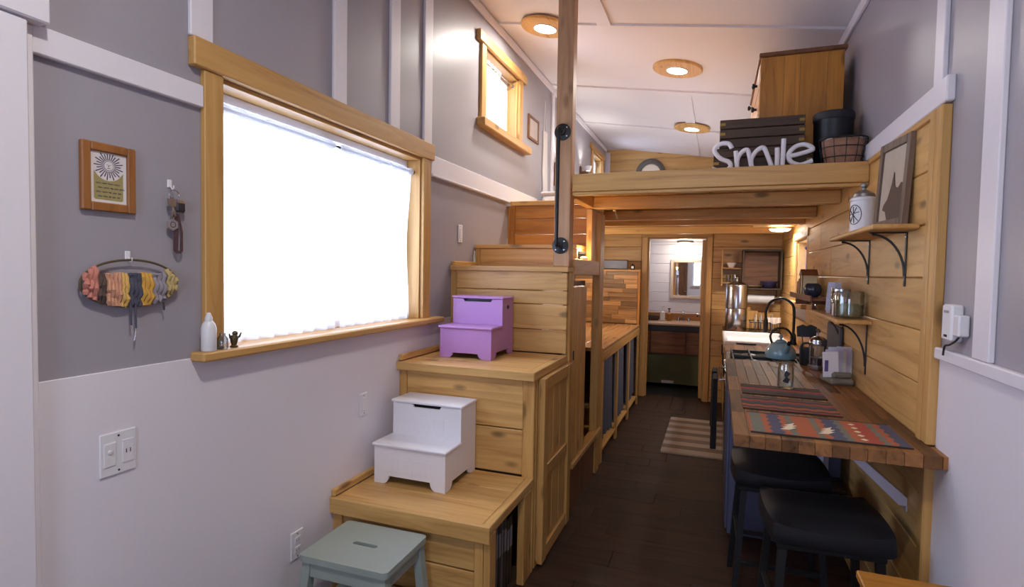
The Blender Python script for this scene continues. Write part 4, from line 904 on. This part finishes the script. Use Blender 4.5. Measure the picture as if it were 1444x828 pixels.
# ================================================================== LEFT KITCHEN COUNTER
lc = thing('side_counter', 'pine side counter with curtained shelves past the stairs', 'counter', (-1.2, 5.3, 0), world=True)
for k in range(4): x0 = -1.61+k*.198; bx('counter_board', lc, wood('countertop','y', srgb(150,98,56), srgb(204,156,104), .22, .12, .3), x0, x0+.197, 4.34, 6.57, .90, .93, .003)
bx('front_rail', lc, trimw('y'), -.845, -.822, 4.34, 6.57, .82, .899, .003)
for y in (4.335, 5.06, 5.78, 6.50): bx('post', lc, trimw('z'), -.845, -.822, y, y+.06, 0, .82, .003)
bx('bottom_shelf', lc, pine('y'), -1.61, -.83, 4.40, 6.5, .08, .10, .002); bx('back_panel', lc, dark('y'), -1.612, -1.60, 4.34, 6.57, .0, .9, .001)
DEN = paint('denim', srgb(84,87,102), .95, .5, scale=220, var=.15)
for k, (a, b, lb) in enumerate(((4.42,5.03,'denim blue curtain of the side counter nearest the stairs'),(5.14,5.76,'denim blue curtain in the middle of the side counter'),(5.86,6.48,'dark denim curtain of the side counter nearest the bathroom'))):
    drape('shelf_curtain', lb, 'curtain', DEN, a, b, -.875, .13, .81, .016, 5, axis='y', group='denim curtains of the side counter', seed=30+k)
bp_ = thing('stave_partition', 'striped wood stave partition at end of the side counter', 'partition', (-1.2, 6.61, 0), world=True)
bx('core', bp_, stain('x'), -1.61, -.835, 6.60, 6.63, 0, 1.55, .002)
z = .935; rnd = random.Random(9)
STV = wood('stavewall', 'x', srgb(96,58,30), srgb(204,154,94), .4, .6, .3)
while z < 1.54:
    x = -1.61; 
    while x < -.84:
        x2 = min(x+rnd.uniform(.16,.38), -.86); 
        if -.86-x2 < .08: x2 = -.86
        bx('stave', bp_, STV, x+.0008, x2-.0008, 6.585+rnd.uniform(-.003,.002), 6.599, z+.0008, min(z+.052,1.55)-.0008, .0015); x = x2
        if x2 >= -.861: break
    z += .052
bx('cap', bp_, trimw('x'), -1.61, -.83, 6.575, 6.64, 1.552, 1.572, .003); bx('end_strip', bp_, amber('z'), -.858, -.83, 6.578, 6.599, 0, 1.55, .003)
ph = thing('photo_print', 'small dark landscape photo print on top of the stave partition', 'photo', (-1.13, 6.60, 1.574))
bx('frame', ph, dark('x'), -.15, .15, 0, .012, 0, .115, .002); bx('print', ph, paint('photo_blue', srgb(78,82,110), .4, var=.45, scale=14), -.138, .138, -.002, 0, .012, .103, .0005)
tb = thing('tiny_bottle', 'tiny black bottle on top of the stave partition', 'bottle', (-.925, 6.605, 1.574)); bm = NB(); lathe(bm, [(.022,0),(.024,.004),(.024,.05),(.01,.06),(.01,.07)], n=16); mesh('body', bm, BLACK, tb, True); bx('label', tb, PLAST, -.014, .014, -.026, -.022, .012, .04, .001)
# ---- doorway casing and bathroom
dw = thing('door_3', 'pine-cased bathroom doorway', 'door', (-.455, YB, 0), world=True); del dw['category']; dw['kind'] = 'structure'
bx('casing', dw, trimw('z'), -.872, -.80, YB-.02, YB+.019, 0, 1.975, .003); bx('casing', dw, trimw('z'), -.11, -.048, YB-.02, YB+.019, 0, 1.975, .003); bx('head_casing', dw, trimw('x'), -.872, -.048, YB-.022, YB+.019, 1.976, 2.04, .003)
bx('jamb', dw, pine('z'), -.80, -.785, YB+.02, YB+.10, 0, 1.96, .002); bx('jamb', dw, pine('z'), -.125, -.11, YB+.02, YB+.10, 0, 1.96, .002); bx('head_jamb', dw, pine('x'), -.80, -.11, YB+.02, YB+.10, 1.961, 1.974, .002)
lf_ = bx('door_leaf', dw, pine('z'), -.165, -.128, YB+.11, YB+.62, .01, 1.95, .003)
for zz in (.2, 1.05): bx('door_panel', lf_, pine('z'), -.172, -.165, YB+.19, YB+.54, zz, zz+.7, .004)
bm = NB(); lathe(bm, [(.008,0),(.008,-.03),(.024,-.04),(.022,-.058),(.01,-.062)], (-.165,YB+.56,1.0), 14, 'x'); mesh('door_knob', bm, STEEL, lf_, True)
va_ = thing('bathroom_vanity', 'wooden bathroom vanity with dark apron and green panel', 'vanity', (-.6, 8.0, 0), world=True)
bx('worktop', va_, wood('vantop','x', srgb(168,136,110), srgb(214,186,160), .3, .05, .1), -1.6, .3, 7.70, 8.38, .835, .86, .003)
bx('apron', va_, paint('apron_dark', srgb(52,52,62), .5), -1.6, .3, 7.725, 7.75, .755, .834, .003)
for a, b in ((-1.4,-.83),(-.815,-.36),(-.345,.2)): bx('drawer_front', va_, stain('x'), a, b, 7.72, 7.75, .455, .75, .004)
bx('body', va_, stain('x'), -1.6, .3, 7.751, 8.38, .44, .834, .002)
bx('green_panel', va_, paint('green_panel', srgb(104,110,72), .7), -1.6, .3, 7.78, 7.80, .03, .44, .003); bx('backsplash', va_, amber('x'), -1.6, .3, 8.362, 8.383, .861, .96, .003)
bx('floor_vent', va_, PLAST, -.66, -.50, 7.76, 7.779, .04, .075, .002)
md = thing('framed_mirror', 'pale wood framed mirror over the bathroom vanity', 'mirror', (-.40, 8.383, 1.2), world=True)
PALE = paint('pale_frame', srgb(214,196,176), .5)
for b in ((-.625,-.585,1.18,1.74),(-.215,-.175,1.18,1.74),(-.585,-.215,1.18,1.22),(-.585,-.215,1.70,1.74)): bx('frame_rail', md, PALE, b[0], b[1], 8.355, 8.383, b[2], b[3], .004)
bx('glass', md, paint('mirror_silver', (.9,.9,.9,1), .02, 0, metal=1, var=0), -.585, -.215, 8.372, 8.376, 1.22, 1.70, 0)
bl = thing('bathroom_light', 'flush bathroom ceiling light with bronze rim', 'lamp', (-.42, 8.12, 1.999))
bm = NB(); lathe(bm, [(.11,-.001),(.115,-.02),(.105,-.03),(.10,-.03)], n=32); mesh('rim', bm, paint('bronze', srgb(90,70,50), .4, metal=.7), bl, True)
bm = NB(); lathe(bm, [(.099,-.031),(.085,-.055),(.05,-.07),(.001,-.075)], n=32); mesh('shade', bm, DISC, bl, True)
l = bpy.data.lights.new('bath_light', 'POINT'); l.energy = 5; l.color = (1,.86,.72); l.shadow_soft_size = .08; o = bpy.data.objects.new('bath_light', l); COL.objects.link(o); o.parent = bl; o.location = (0,-.1,-.16)
vf = thing('vanity_faucet', 'chrome two-handle faucet on the bathroom vanity', 'faucet', (-.42, 8.27, .861))
bm = NB(); tube(bm, spline([(0,0,0),(0,0,.11),(0,-.03,.14),(0,-.09,.13),(0,-.10,.10)],5), .010, 10); mesh('spout', bm, CHROME, vf, True)
for s in (-1,1): bm = NB(); lathe(bm, [(.018,0),(.015,.035),(.022,.04),(.022,.055),(.006,.058)], (s*.07,0,0), 14); mesh('tap_handle', bm, CHROME, vf, True)
jarthing('soap_bottle', 'pale soap dispenser on the bathroom vanity', 'bottle', (-.70, 8.15, .861), [(.03,0),(.034,.004),(.034,.12),(.012,.14),(.012,.16)], PLAST, (('pump', [(.006,.161),(.006,.19),(.022,.192),(.022,.205),(.005,.207)], PLAST),))
jarthing('amber_bottle', 'brown pump bottle beside the pale soap dispenser', 'bottle', (-.615, 8.18, .861), [(.03,0),(.034,.004),(.034,.10),(.012,.12),(.012,.135)], amber('z'), (('pump', [(.006,.136),(.006,.165),(.02,.167),(.02,.178),(.005,.18)], BLACK),))
bx_o = thing('toiletry_basket', 'dark low basket of toiletries at the vanity left side', 'basket', (-.86, 8.2, .861)); bm = NB(); lathe(bm, [(.09,0),(.1,.005),(.11,.06),(.105,.06),(.095,.01),(.001,.008)], n=28); mesh('bowl', bm, dark('x'), bx_o, True)
for k in range(3): bm = NB(); bmesh.ops.create_icosphere(bm, subdivisions=2, radius=.03); bmesh.ops.translate(bm, vec=(-.04+.04*k, .01*(-1)**k, .045), verts=bm.verts); mesh('rolled_cloth', bm, paint('roll_grey', srgb(70,64,64), .9), bx_o, True)
# rug
def rugm():
    cols = [(196,186,178),(140,128,122),(200,190,182),(146,134,126),(192,178,170),(136,124,118),(198,188,180),(150,134,128),(190,180,172),(138,126,120),(200,190,184)]
    return rugmat('floor_rug', 'y', cols, .0, 1.2)
rgt = thing('striped_rug', 'grey striped runner rug on the floor before the bathroom', 'rug', (-.14, 5.46, .001))
bx('weave', rgt, rugm(), -.265, .265, -.60, .60, 0, .008, .002)
for s in (-1,1): bx('fringe', rgt, paint('fringe', srgb(150,140,132), .95), -.26, .26, s*.615-.014, s*.615+.014, 0, .004, .001)
# ================================================================== STEP STOOLS ON THE STAIRS
def step_stool(name, label, loc, w, d, h1, h2, d1, mat, slot, beads, notch):
    """two-step box stool; front faces -y, origin at base centre-front-left"""
    s = thing(name, label, 'step stool', loc); t = .014
    # side panels with arched foot
    def side(x):
        r = .035
        pts = [(0,0)]; n0, n1 = .05, d-.05
        pts = [(0,h1-.012),(0,0),(.045,0)]
        for k in range(7): a = math.pi*k/12; pts.append((.045+.03*math.sin(a)*1.0, .035*(1-math.cos(a))))
        for k in range(6,-1,-1): a = math.pi*k/12; pts.append((d-.045-.03*math.sin(a), .035*(1-math.cos(a))))
        pts += [(d-.045,0),(d,0),(d,h2-.012),(d1,h2-.012),(d1,h1-.012)]
        q = []
        for p in pts:
            if not q or (abs(p[0]-q[-1][0])+abs(p[1]-q[-1][1])) > 1e-5: q.append(p)
        bm = NB(); prism(bm, q, 'x', x, x+t); return mesh('side_panel', bm, mat, s)
    side(0); side(w-t)
    # front panels, lower one with an arched cut-out
    q = [(t,h1-.012),(t,0),(.05,0)]
    for k in range(7): a = math.pi*k/12; q.append((.05+.03*math.sin(a), notch*(1-math.cos(a))))
    for k in range(6,-1,-1): a = math.pi*k/12; q.append((w-.05-.03*math.sin(a), notch*(1-math.cos(a))))
    q += [(w-.05,0),(w-t,0),(w-t,h1-.012)]
    qq = []
    for p in q:
        if not qq or (abs(p[0]-qq[-1][0])+abs(p[1]-qq[-1][1])) > 1e-5: qq.append(p)
    bm = NB(); prism(bm, qq, 'y', .001, .013); lf2 = mesh('lower_front', bm, mat, s)
    # upper front with hand slot in its top edge
    z0, z1 = h1-.012, h2-.014; a, b = w*.5-slot*w, w*.5+slot*w
    bm = NB(); prism(bm, [(t,z0),(w-t,z0),(w-t,z1),(b+.006,z1),(b,z1-.008),(b-.004,z1-.016),(a+.004,z1-.016),(a,z1-.008),(a-.006,z1),(t,z1)], 'y', d1+.001, d1+.012); uf = mesh('upper_front', bm, mat, s)
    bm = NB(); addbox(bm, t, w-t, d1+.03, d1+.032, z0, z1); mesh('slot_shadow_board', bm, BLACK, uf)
    if beads:
        for fz, par, yy in ((.062, lf2, .001), (h1+.02, uf, d1+.001)):
            for k in range(9): bx('bead', par, mat, .085+k*.026, .085+k*.026+.022, yy-.002, yy, fz, fz+(.07 if par is lf2 else .08), .001)
    bx('back_panel', s, mat, t, w-t, d-.012, d-.001, .05, h2-.013, .001)
    ov = .008
    bx('lower_tread', s, mat, -ov, w+ov, -ov-.004, d1+.002, h1-.012, h1+.002, .004)
    bx('upper_tread', s, mat, -ov, w+ov, d1-.008, d+.003, h2-.012, h2+.002, .004)
    return s
WST = paint('stool_white', srgb(232,230,234), .35, .01, var=.01)
PUR = paint('stool_purple', srgb(182,132,190), .4, .02, var=.02)
ws = step_stool('white_step_stool', 'white two-step stool standing on the lowest stair box', (-1.535, 2.265, .491), .385, .34, .195, .372, .165, WST, .20, True, .04)
pu = step_stool('purple_step_stool', 'purple two-step stool standing on the second stair box', (-1.478, 2.825, 1.031), .318, .345, .180, .345, .165, PUR, .28, False, .03)
# oval hand hole on the purple stool side, its shade painted dark purple
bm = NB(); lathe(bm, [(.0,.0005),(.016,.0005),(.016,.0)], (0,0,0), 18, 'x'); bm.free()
bm = NB(); prism(bm, [(.255+.020*math.cos(2*math.pi*k/20), .285+.012*math.sin(2*math.pi*k/20)) for k in range(20)], 'x', .318, .3188); mesh('hand_hole_shade', bm, paint('purple_hole_shade', srgb(70,44,84), .8), pu)
# grey stool on the floor
GST = paint('sage_grey', srgb(150,160,152), .5, .04)
gs = thing('grey_stool', 'sage grey step stool with handle slot on the floor before the stairs', 'stool', (-1.285, 1.838, 0), rotz=.02)
hx, hy = .195, .16
bm = NB(); outer = []; inner = []
def rr(hx, hy, r, n=5):
    P = []
    for cx, cy, a0 in ((hx-r,hy-r,0),(-hx+r,hy-r,math.pi/2),(-hx+r,-hy+r,math.pi),(hx-r,-hy+r,1.5*math.pi)):
        for k in range(n+1): a = a0+math.pi/2*k/n; P.append((cx+r*math.cos(a), cy+r*math.sin(a)))
    return P
OUT = rr(hx, hy, .02); INN = rr(.055, .012, .012)
for z_ in (.40,.425):
    outer.append([bm.verts.new((x,y,z_)) for x,y in OUT]); inner.append([bm.verts.new((x,y,z_)) for x,y in INN])
n_ = len(OUT)
for k in range(n_):
    b = (k+1)%n_
    bm.faces.new((outer[0][k],outer[0][b],outer[1][b],outer[1][k])); bm.faces.new((inner[0][k],inner[1][k],inner[1][b],inner[0][b]))
    bm.faces.new((outer[1][k],outer[1][b],inner[1][b],inner[1][k])); bm.faces.new((outer[0][k],inner[0][k],inner[0][b],outer[0][b]))
mesh('seat_board', bm, GST, gs)
for sx in (-1,1):
    for sy in (-1,1):
        bm = NB(); a = Vector((sx*.165,sy*.13,.40)); b = Vector((sx*.20,sy*.155,0)); c = .018
        V = [bm.verts.new(p+Vector((i*c,j*c,0))) for p in (a,b) for i,j in ((-1,-1),(1,-1),(1,1),(-1,1))]
        bm.faces.new(V[:4]); bm.faces.new(V[4:][::-1])
        for k in range(4): bm.faces.new((V[k],V[4+k],V[4+(k+1)%4],V[(k+1)%4]))
        mesh('leg', bm, GST, gs)
for sy in (-1,1): bx('apron', gs, GST, -.15, .15, sy*.139-.008, sy*.139+.008, .34, .399, .002)
for sx in (-1,1): bx('apron', gs, GST, sx*.169-.008, sx*.169+.008, -.12, .12, .34, .399, .002)
bx('lower_step', gs, GST, -.17, .17, -.125, .125, .18, .198, .003)

# ================================================================== LEFT WALL DECOR
XW = XL+.001
# framed sun print (local frame: x out of the wall, y along wall, z up)
fp_ = thing('framed_sun_print', 'small brown framed print of a smiling sun over written lines', 'picture frame', (XW, 1.073, 1.677))
FB = wood('walnutframe', 'z', srgb(120,72,30), srgb(160,104,52), .45, .05, .1)
hw, H = .074, .188
for b in ((-hw,-hw+.024,0,H),(hw-.024,hw,0,H),(-hw+.024,hw-.024,0,.024),(-hw+.024,hw-.024,H-.024,H)): bx('frame_rail', fp_, FB, 0, .016, *b, bev=.003)
pp = bx('paper', fp_, paint('print_paper', srgb(222,214,210), .6), .001, .008, -hw+.024, hw-.024, .024, H-.024, .0005)
INK = paint('print_ink', srgb(74,66,92), .7); OL = paint('print_olive', srgb(160,146,92), .7)
cy, cz = 0.0, .128
bm = NB(); prism(bm, [(cy+.0135*math.cos(2*math.pi*k/24), cz+.0135*math.sin(2*math.pi*k/24)) for k in range(24)], 'x', .0081, .0085); mesh('sun_disc', bm, INK, pp)
bm = NB(); prism(bm, [(cy+.0123*math.cos(2*math.pi*k/24), cz+.0123*math.sin(2*math.pi*k/24)) for k in range(24)], 'x', .0085, .0089); sd = mesh('sun_face', bm, paint('print_paper', srgb(222,214,210), .6), pp)
for a, b, c, d in ((-.007,.0025,-.002,.0033),(.002,.0025,.007,.0033),(-.001,-.003,.001,.002),(-.004,-.0075,.004,-.0058)):
    bm = NB(); addbox(bm, .0089,.0092, cy+a, cy+c, cz+b, cz+d); mesh('face_feature', bm, INK, pp)
for k in range(26):
    a = 2*math.pi*k/26; r0, r1 = .0155, .040 if k%2 else .033
    if cz+r1*math.sin(a) > H-.027: r1 = max(.018, (H-.027-cz)/max(.2,math.sin(a)))
    u = Vector((math.cos(a), math.sin(a))); v = Vector((-u.y, u.x))
    P_ = [u*r0+v*.0010, u*r0-v*.0010, u*r1-v*.0014, u*r1+v*.0014]
    bm = NB(); prism(bm, [(cy+max(-.047,min(.047,p.x)), cz+min(p.y, .034)) for p in P_], 'x', .0084, .0088); mesh('sun_ray', bm, INK, pp)
arc = [(-.040,.112)]+[(.042*math.cos(math.radians(t)), cz+.042*math.sin(math.radians(t))) for t in range(215,326,10)]+[(.040,.112),(.040,.036),(.036,.032),(-.036,.032),(-.040,.036)]
bm = NB(); prism(bm, arc, 'x', .0081, .0083); ol = mesh('olive_block', bm, OL, pp)
rnd = random.Random(5)
for li, zz in enumerate((.078,.066,.054,.042)):
    u = -.034+.004*(li%2)
    while u < .030:
        l_ = rnd.uniform(.006,.015); pts = [(.0087, u+l_*k/8, zz+.0022*math.sin(k*1.9+u*300)) for k in range(9)]
        bm = NB(); tube(bm, pts, .0007, 4); mesh('written_word', bm, INK, pp); u += l_+.004
# clear hook + keys
def hook(label, y, z):
    h = thing('adhesive_hook', label, 'hook', (XW, y, z)); bx('pad', h, PLAST, 0, .004, -.008, .008, -.013, .013, .002)
    bm = NB(); tube(bm, spline([(.004,0,-.006),(.010,0,-.012),(.014,0,-.018),(.020,0,-.014),(.020,0,-.006)],4), .0022, 6); mesh('prong', bm, PLAST, h, True)
hook('clear adhesive hook holding the keys', 1.262, 1.785)
hook('clear adhesive hook holding the woven hoop', 1.128, 1.556)
ky = thing('key_bunch', 'bunch of keys with black fob and wrist strap on the wall', 'keys', (XW+.02, 1.264, 1.765))
def ring(bm, c, r, t=.0014, ax=0):
    tube(bm, [(c[0]+(.0 if ax==0 else r*math.cos(a)), c[1]+(r*math.cos(a) if ax==0 else 0), c[2]+r*math.sin(a)) for a in [2*math.pi*k/18 for k in range(18)]], t, 6, closed=True)
bm = NB(); ring(bm, (0,0,-.013), .013); mesh('key_ring', bm, STEEL, ky, True)
DKM = paint('dark_fob', srgb(44,40,46), .4)
bx('car_fob', ky, DKM, -.006, .006, .002, .030, -.058, -.026, .006); bx('fob_cap', ky, CHROME, -.007, .007, .004, .028, -.034, -.027, .002)
for k, (y, a) in enumerate(((-.010,.15),(-.004,-.1),(-.014,.3))):
    bm = NB(); M_ = Matrix.Translation((0.002*k, y, -.024)) @ Matrix.Rotation(a, 4, 'X')
    addbox(bm, -.001,.001,-.009,.009,-.020,0, mtx=M_); addbox(bm, -.001,.001,-.003,.003,-.048,-.020, mtx=M_); mesh('key', bm, STEEL, ky)
bm = NB(); prism(bm, [(-.006+.0155*math.cos(math.pi/6+k*math.pi/3), -.092+.0155*math.sin(math.pi/6+k*math.pi/3)) for k in range(6)], 'x', -.001, .003); hx_ = mesh('hexagon_tag', bm, paint('tag_pewter', srgb(170,162,166), .35, metal=.5), ky)
bm = NB(); ring(bm, (.0032,-.006,-.092), .007, .0009); mesh('tag_emblem', bm, DKM, hx_, True)
bm = NB(); prism(bm, [(.003,-.062),(.009,-.062),(.012,-.11),(.011,-.16),(.004,-.165),(-.001,-.16),(-.0005,-.11)], 'x', -.003, -.001); prism(bm, [(.006,-.062),(.012,-.062),(.022,-.11),(.022,-.16),(.016,-.168),(.004,-.168),(.004,-.16),(.014,-.16),(.016,-.11)], 'x', .0, .002); mesh('wrist_strap', bm, paint('strap_rose', srgb(84,58,62), .8, .2, scale=160, var=.4), ky)
ky.scale = (1.15,1.25,1.18)
# woven hoop
hp = thing('woven_hoop', 'oval wire hoop with chunky pink, gold and grey weaving on the wall', 'wall hanging', (XW+.018, 1.13, 1.475))
A_, B2 = .142, .068
bm = NB(); tube(bm, [(0, A_*math.cos(2*math.pi*k/60), B2*math.sin(2*math.pi*k/60)) for k in range(60)], .0032, 8, closed=True); mesh('hoop', bm, paint('hoop_brass', srgb(98,84,62), .5, metal=.4), hp, True)
YARN = [((-.135,-.098), srgb(196,128,112), .0075), ((-.098,-.075), srgb(92,74,66), .006), ((-.075,-.035), srgb(204,150,120), .0065), ((-.035,-.012), srgb(214,172,96), .0065), ((-.012,.022), srgb(78,78,92), .0075), ((.022,.060), srgb(206,158,70), .008), ((.060,.105), srgb(148,140,148), .0085), ((.105,.135), srgb(186,164,110), .007)]
rnd = random.Random(2)
for (a, b), c, r in YARN:
    mt = paint('yarn_%d' % int(c[0]*9999), c, .95, 1.0, scale=220, var=.2); u = a+r*.8
    while u < b:
        k_ = max(.05, 1-(u/A_)**2)**.5; lo = -B2*k_; hi = min(.028, B2*k_) if abs(u) < .105 else B2*k_
        pts = [( .006*math.sin(3.1*t/8)+.004*math.sin(t*1.7+u*90), u+.0025*math.sin(t*2.1+u*70), lo+(hi-lo)*t/8) for t in range(9)]
        bm = NB(); tube(bm, pts, [r*(.85+.3*abs(math.sin(t*1.3+u*50))) for t in range(9)], 8); mesh('yarn_loop', bm, mt, hp, True); u += r*1.55
for u, l_, c in ((-.010,.062,(78,78,92)),(.004,.072,(78,78,92)),(.092,.022,(60,56,60))):
    bm = NB(); tube(bm, spline([(.006,u,-.060),(.010,u-.002,-.075),(.006,u+.002,-.06-l_)],5), .0026, 6); mesh('yarn_tail', bm, paint('yarn_tail_%d' % c[0], srgb(*c), .95), hp, True)
bm = NB(); tube(bm, [(.006,.005,-.132),(.008,.003,-.145),(.006,.0,-.168)], .0022, 6); mesh('silver_charm', bm, CHROME, hp, True)
# outlets and switches
def plate(label, y, z, w, h, kind, X=XL+.0065):
    o = thing('wall_plate', label, 'outlet' if kind != 'switch' else 'switch', (X, y, z)); bx('cover', o, PLAST, 0, .006, -w/2, w/2, -h/2, h/2, .003)
    if kind == 'double':
        bx('dimmer', o, PLAST, .006, .009, -w/4-.017, -w/4+.017, -.034, .034, .002)
        f = bx('outlet_face', o, WHITE, .006, .0085, w/4-.017, w/4+.017, -.034, .034, .002)
        for yy in (-.006,.006): bx('slot', f, BLACK, .0086, .0090, w/4+yy-.0012, w/4+yy+.0012, -.006, .006, 0)
        bm = NB(); lathe(bm, [(.006,.009),(.006,.012),(.004,.013)], (0,-w/4,.008), 12, 'x'); mesh('round_button', bm, PLAST, o, True)
    elif kind == 'outlet':
        for zz in (-.02,.02):
            f = bx('outlet_face', o, WHITE, .006, .0085, -.017, .017, zz-.014, zz+.014, .002)
            for yy in (-.006,.006): bx('slot', f, BLACK, .0086, .0090, yy-.001, yy+.001, zz-.004, zz+.004, 0)
    else: bx('rocker', o, WHITE, .006, .010, -.016, .016, -.033, .033, .003)
    for zz in (-h/2+.012, h/2-.012): bx('plate_screw', o, STEEL, .006, .0068, -.003, .003, zz-.003, zz+.003, .001)
plate('double wall plate with outlet low on the white wall left', 1.09, .985, .105, .125, 'double')
plate('single outlet plate low behind the grey stool', 1.82, .372, .072, .118, 'outlet')
plate('blank rocker plate on the white wall beside the white stool', 2.28, .862, .062, .112, 'switch')
plate('light switch on the grey wall above the purple stool', 3.36, 1.775, .062, .118, 'switch', X=XL+.001)
# sill things
jarthing('white_bottle', 'white squeeze bottle at the near end of the window sill', 'bottle', (XL+.038, 1.372, 1.246), [(.022,0),(.024,.004),(.024,.075),(.02,.09),(.013,.10)], PLAST, (('cap', [(.012,.1005),(.012,.11),(.005,.128)], PLAST),), n=20)
jarthing('clear_vial', 'small clear glass vial beside the white bottle on the sill', 'bottle', (XL+.040, 1.425, 1.246), [(.016,0),(.018,.003),(.018,.036),(.010,.046),(.010,.055),(.008,.055),(.008,.046),(.015,.034),(.015,.006),(.001,.005)], JAR, n=18)
br = paint('bronze_toy', srgb(88,76,50), .4, metal=.5)
ow = thing('brass_trinket', 'tiny bronze trinket on the window sill by the casing', 'figurine', (XL+.035, 1.478, 1.246))
bm = NB(); lathe(bm, [(.013,0),(.014,.004),(.009,.008),(.012,.02),(.014,.032),(.010,.042)], n=14); mesh('body', bm, br, ow, True)
bm = NB(); bmesh.ops.create_icosphere(bm, subdivisions=2, radius=.010); bmesh.ops.translate(bm, vec=(0,.004,.048), verts=bm.verts); mesh('head', bm, br, ow, True)
for s in (-1,1): bm = NB(); tube(bm, [(0,s*.010,.03),(.004,s*.02,.036),(.006,s*.026,.05)], [.005,.004,.002], 6); mesh('wing', bm, br, ow, True)
# loft left wall: little frame and hanging cloth
sf = thing('small_picture_frame', 'tiny dark framed picture on the loft wall', 'picture frame', (XW, 4.865, 2.725))
hw = .15; H = .215
for b in ((-hw,-hw+.03,0,H),(hw-.03,hw,0,H),(-hw+.03,hw-.03,0,.025),(-hw+.03,hw-.03,H-.025,H)): bx('frame_rail', sf, stain('z'), 0, .015, *b, bev=.003)
bx('picture', sf, paint('faded_picture', srgb(178,166,160), .6, var=.12, scale=25), .001, .008, -hw+.03, hw-.03, .025, H-.025, .0005)
wh = thing('hanging_cloth', 'long white cloth hanging on a string on the loft wall', 'wall hanging', (XW, 5.22, 2.2))
bm = NB(); tube(bm, [(.008,-.03,.70),(.006,0,1.0),(.008,.06,.70)], .002, 5); mesh('string', bm, PLAST, wh)
bm = NB(); pr = [(-.05,.70),(.08,.70),(.085,.55),(.10,.3),(.12,.05),(.05,.0),(-.02,.06),(-.06,.3),(-.045,.55)]; prism(bm, pr, 'x', .004, .012); mesh('cloth', bm, paint('cloth_cream', srgb(216,208,204), .95, .5), wh)
# detector box on the right wall
dt = thing('wall_detector', 'white detector box with dark cable on the right wall', 'detector', (XR-.001, 2.105, 1.335))
bx('body', dt, PLAST, -.034, 0, -.038, .038, 0, .115, .006); bx('status_light', dt, BLACK, -.0355, -.034, -.012, .012, .012, .020, .001); bx('brand_mark', dt, paint('grey_mark', srgb(150,150,160), .5), -.0355, -.034, -.018, .018, .088, .096, .0005)
bx('adapter', dt, PLAST, -.03, -.001, -.085, -.04, .02, .085, .004)
bm = NB(); tube(bm, spline([(-.02,-.065,.02),(-.024,-.05,.004),(-.026,-.01,-.012),(-.028,.02,-.02),(-.03,.025,-.05)],5), .003, 6); mesh('cable', bm, BLACK, dt, True)
# warm glow puck on the stair half wall
pk = thing('puck_light', 'small glowing puck lamp on the half wall behind the post', 'lamp', (-.85, 3.70, 1.616)); bm = NB(); lathe(bm, [(.022,0),(.024,.003),(.024,.014)], n=20); mesh('case', bm, PLAST, pk, True); bm = NB(); lathe(bm, [(.021,.0145),(.018,.02),(.001,.022)], n=20); mesh('lens', bm, DISC, pk, True)
l = bpy.data.lights.new('puck_glow', 'POINT'); l.energy = 3.0; l.color = (1,.62,.26); l.shadow_soft_size = .02; o = bpy.data.objects.new('puck_glow', l); COL.objects.link(o); o.parent = pk; o.location = (0,0,.05)
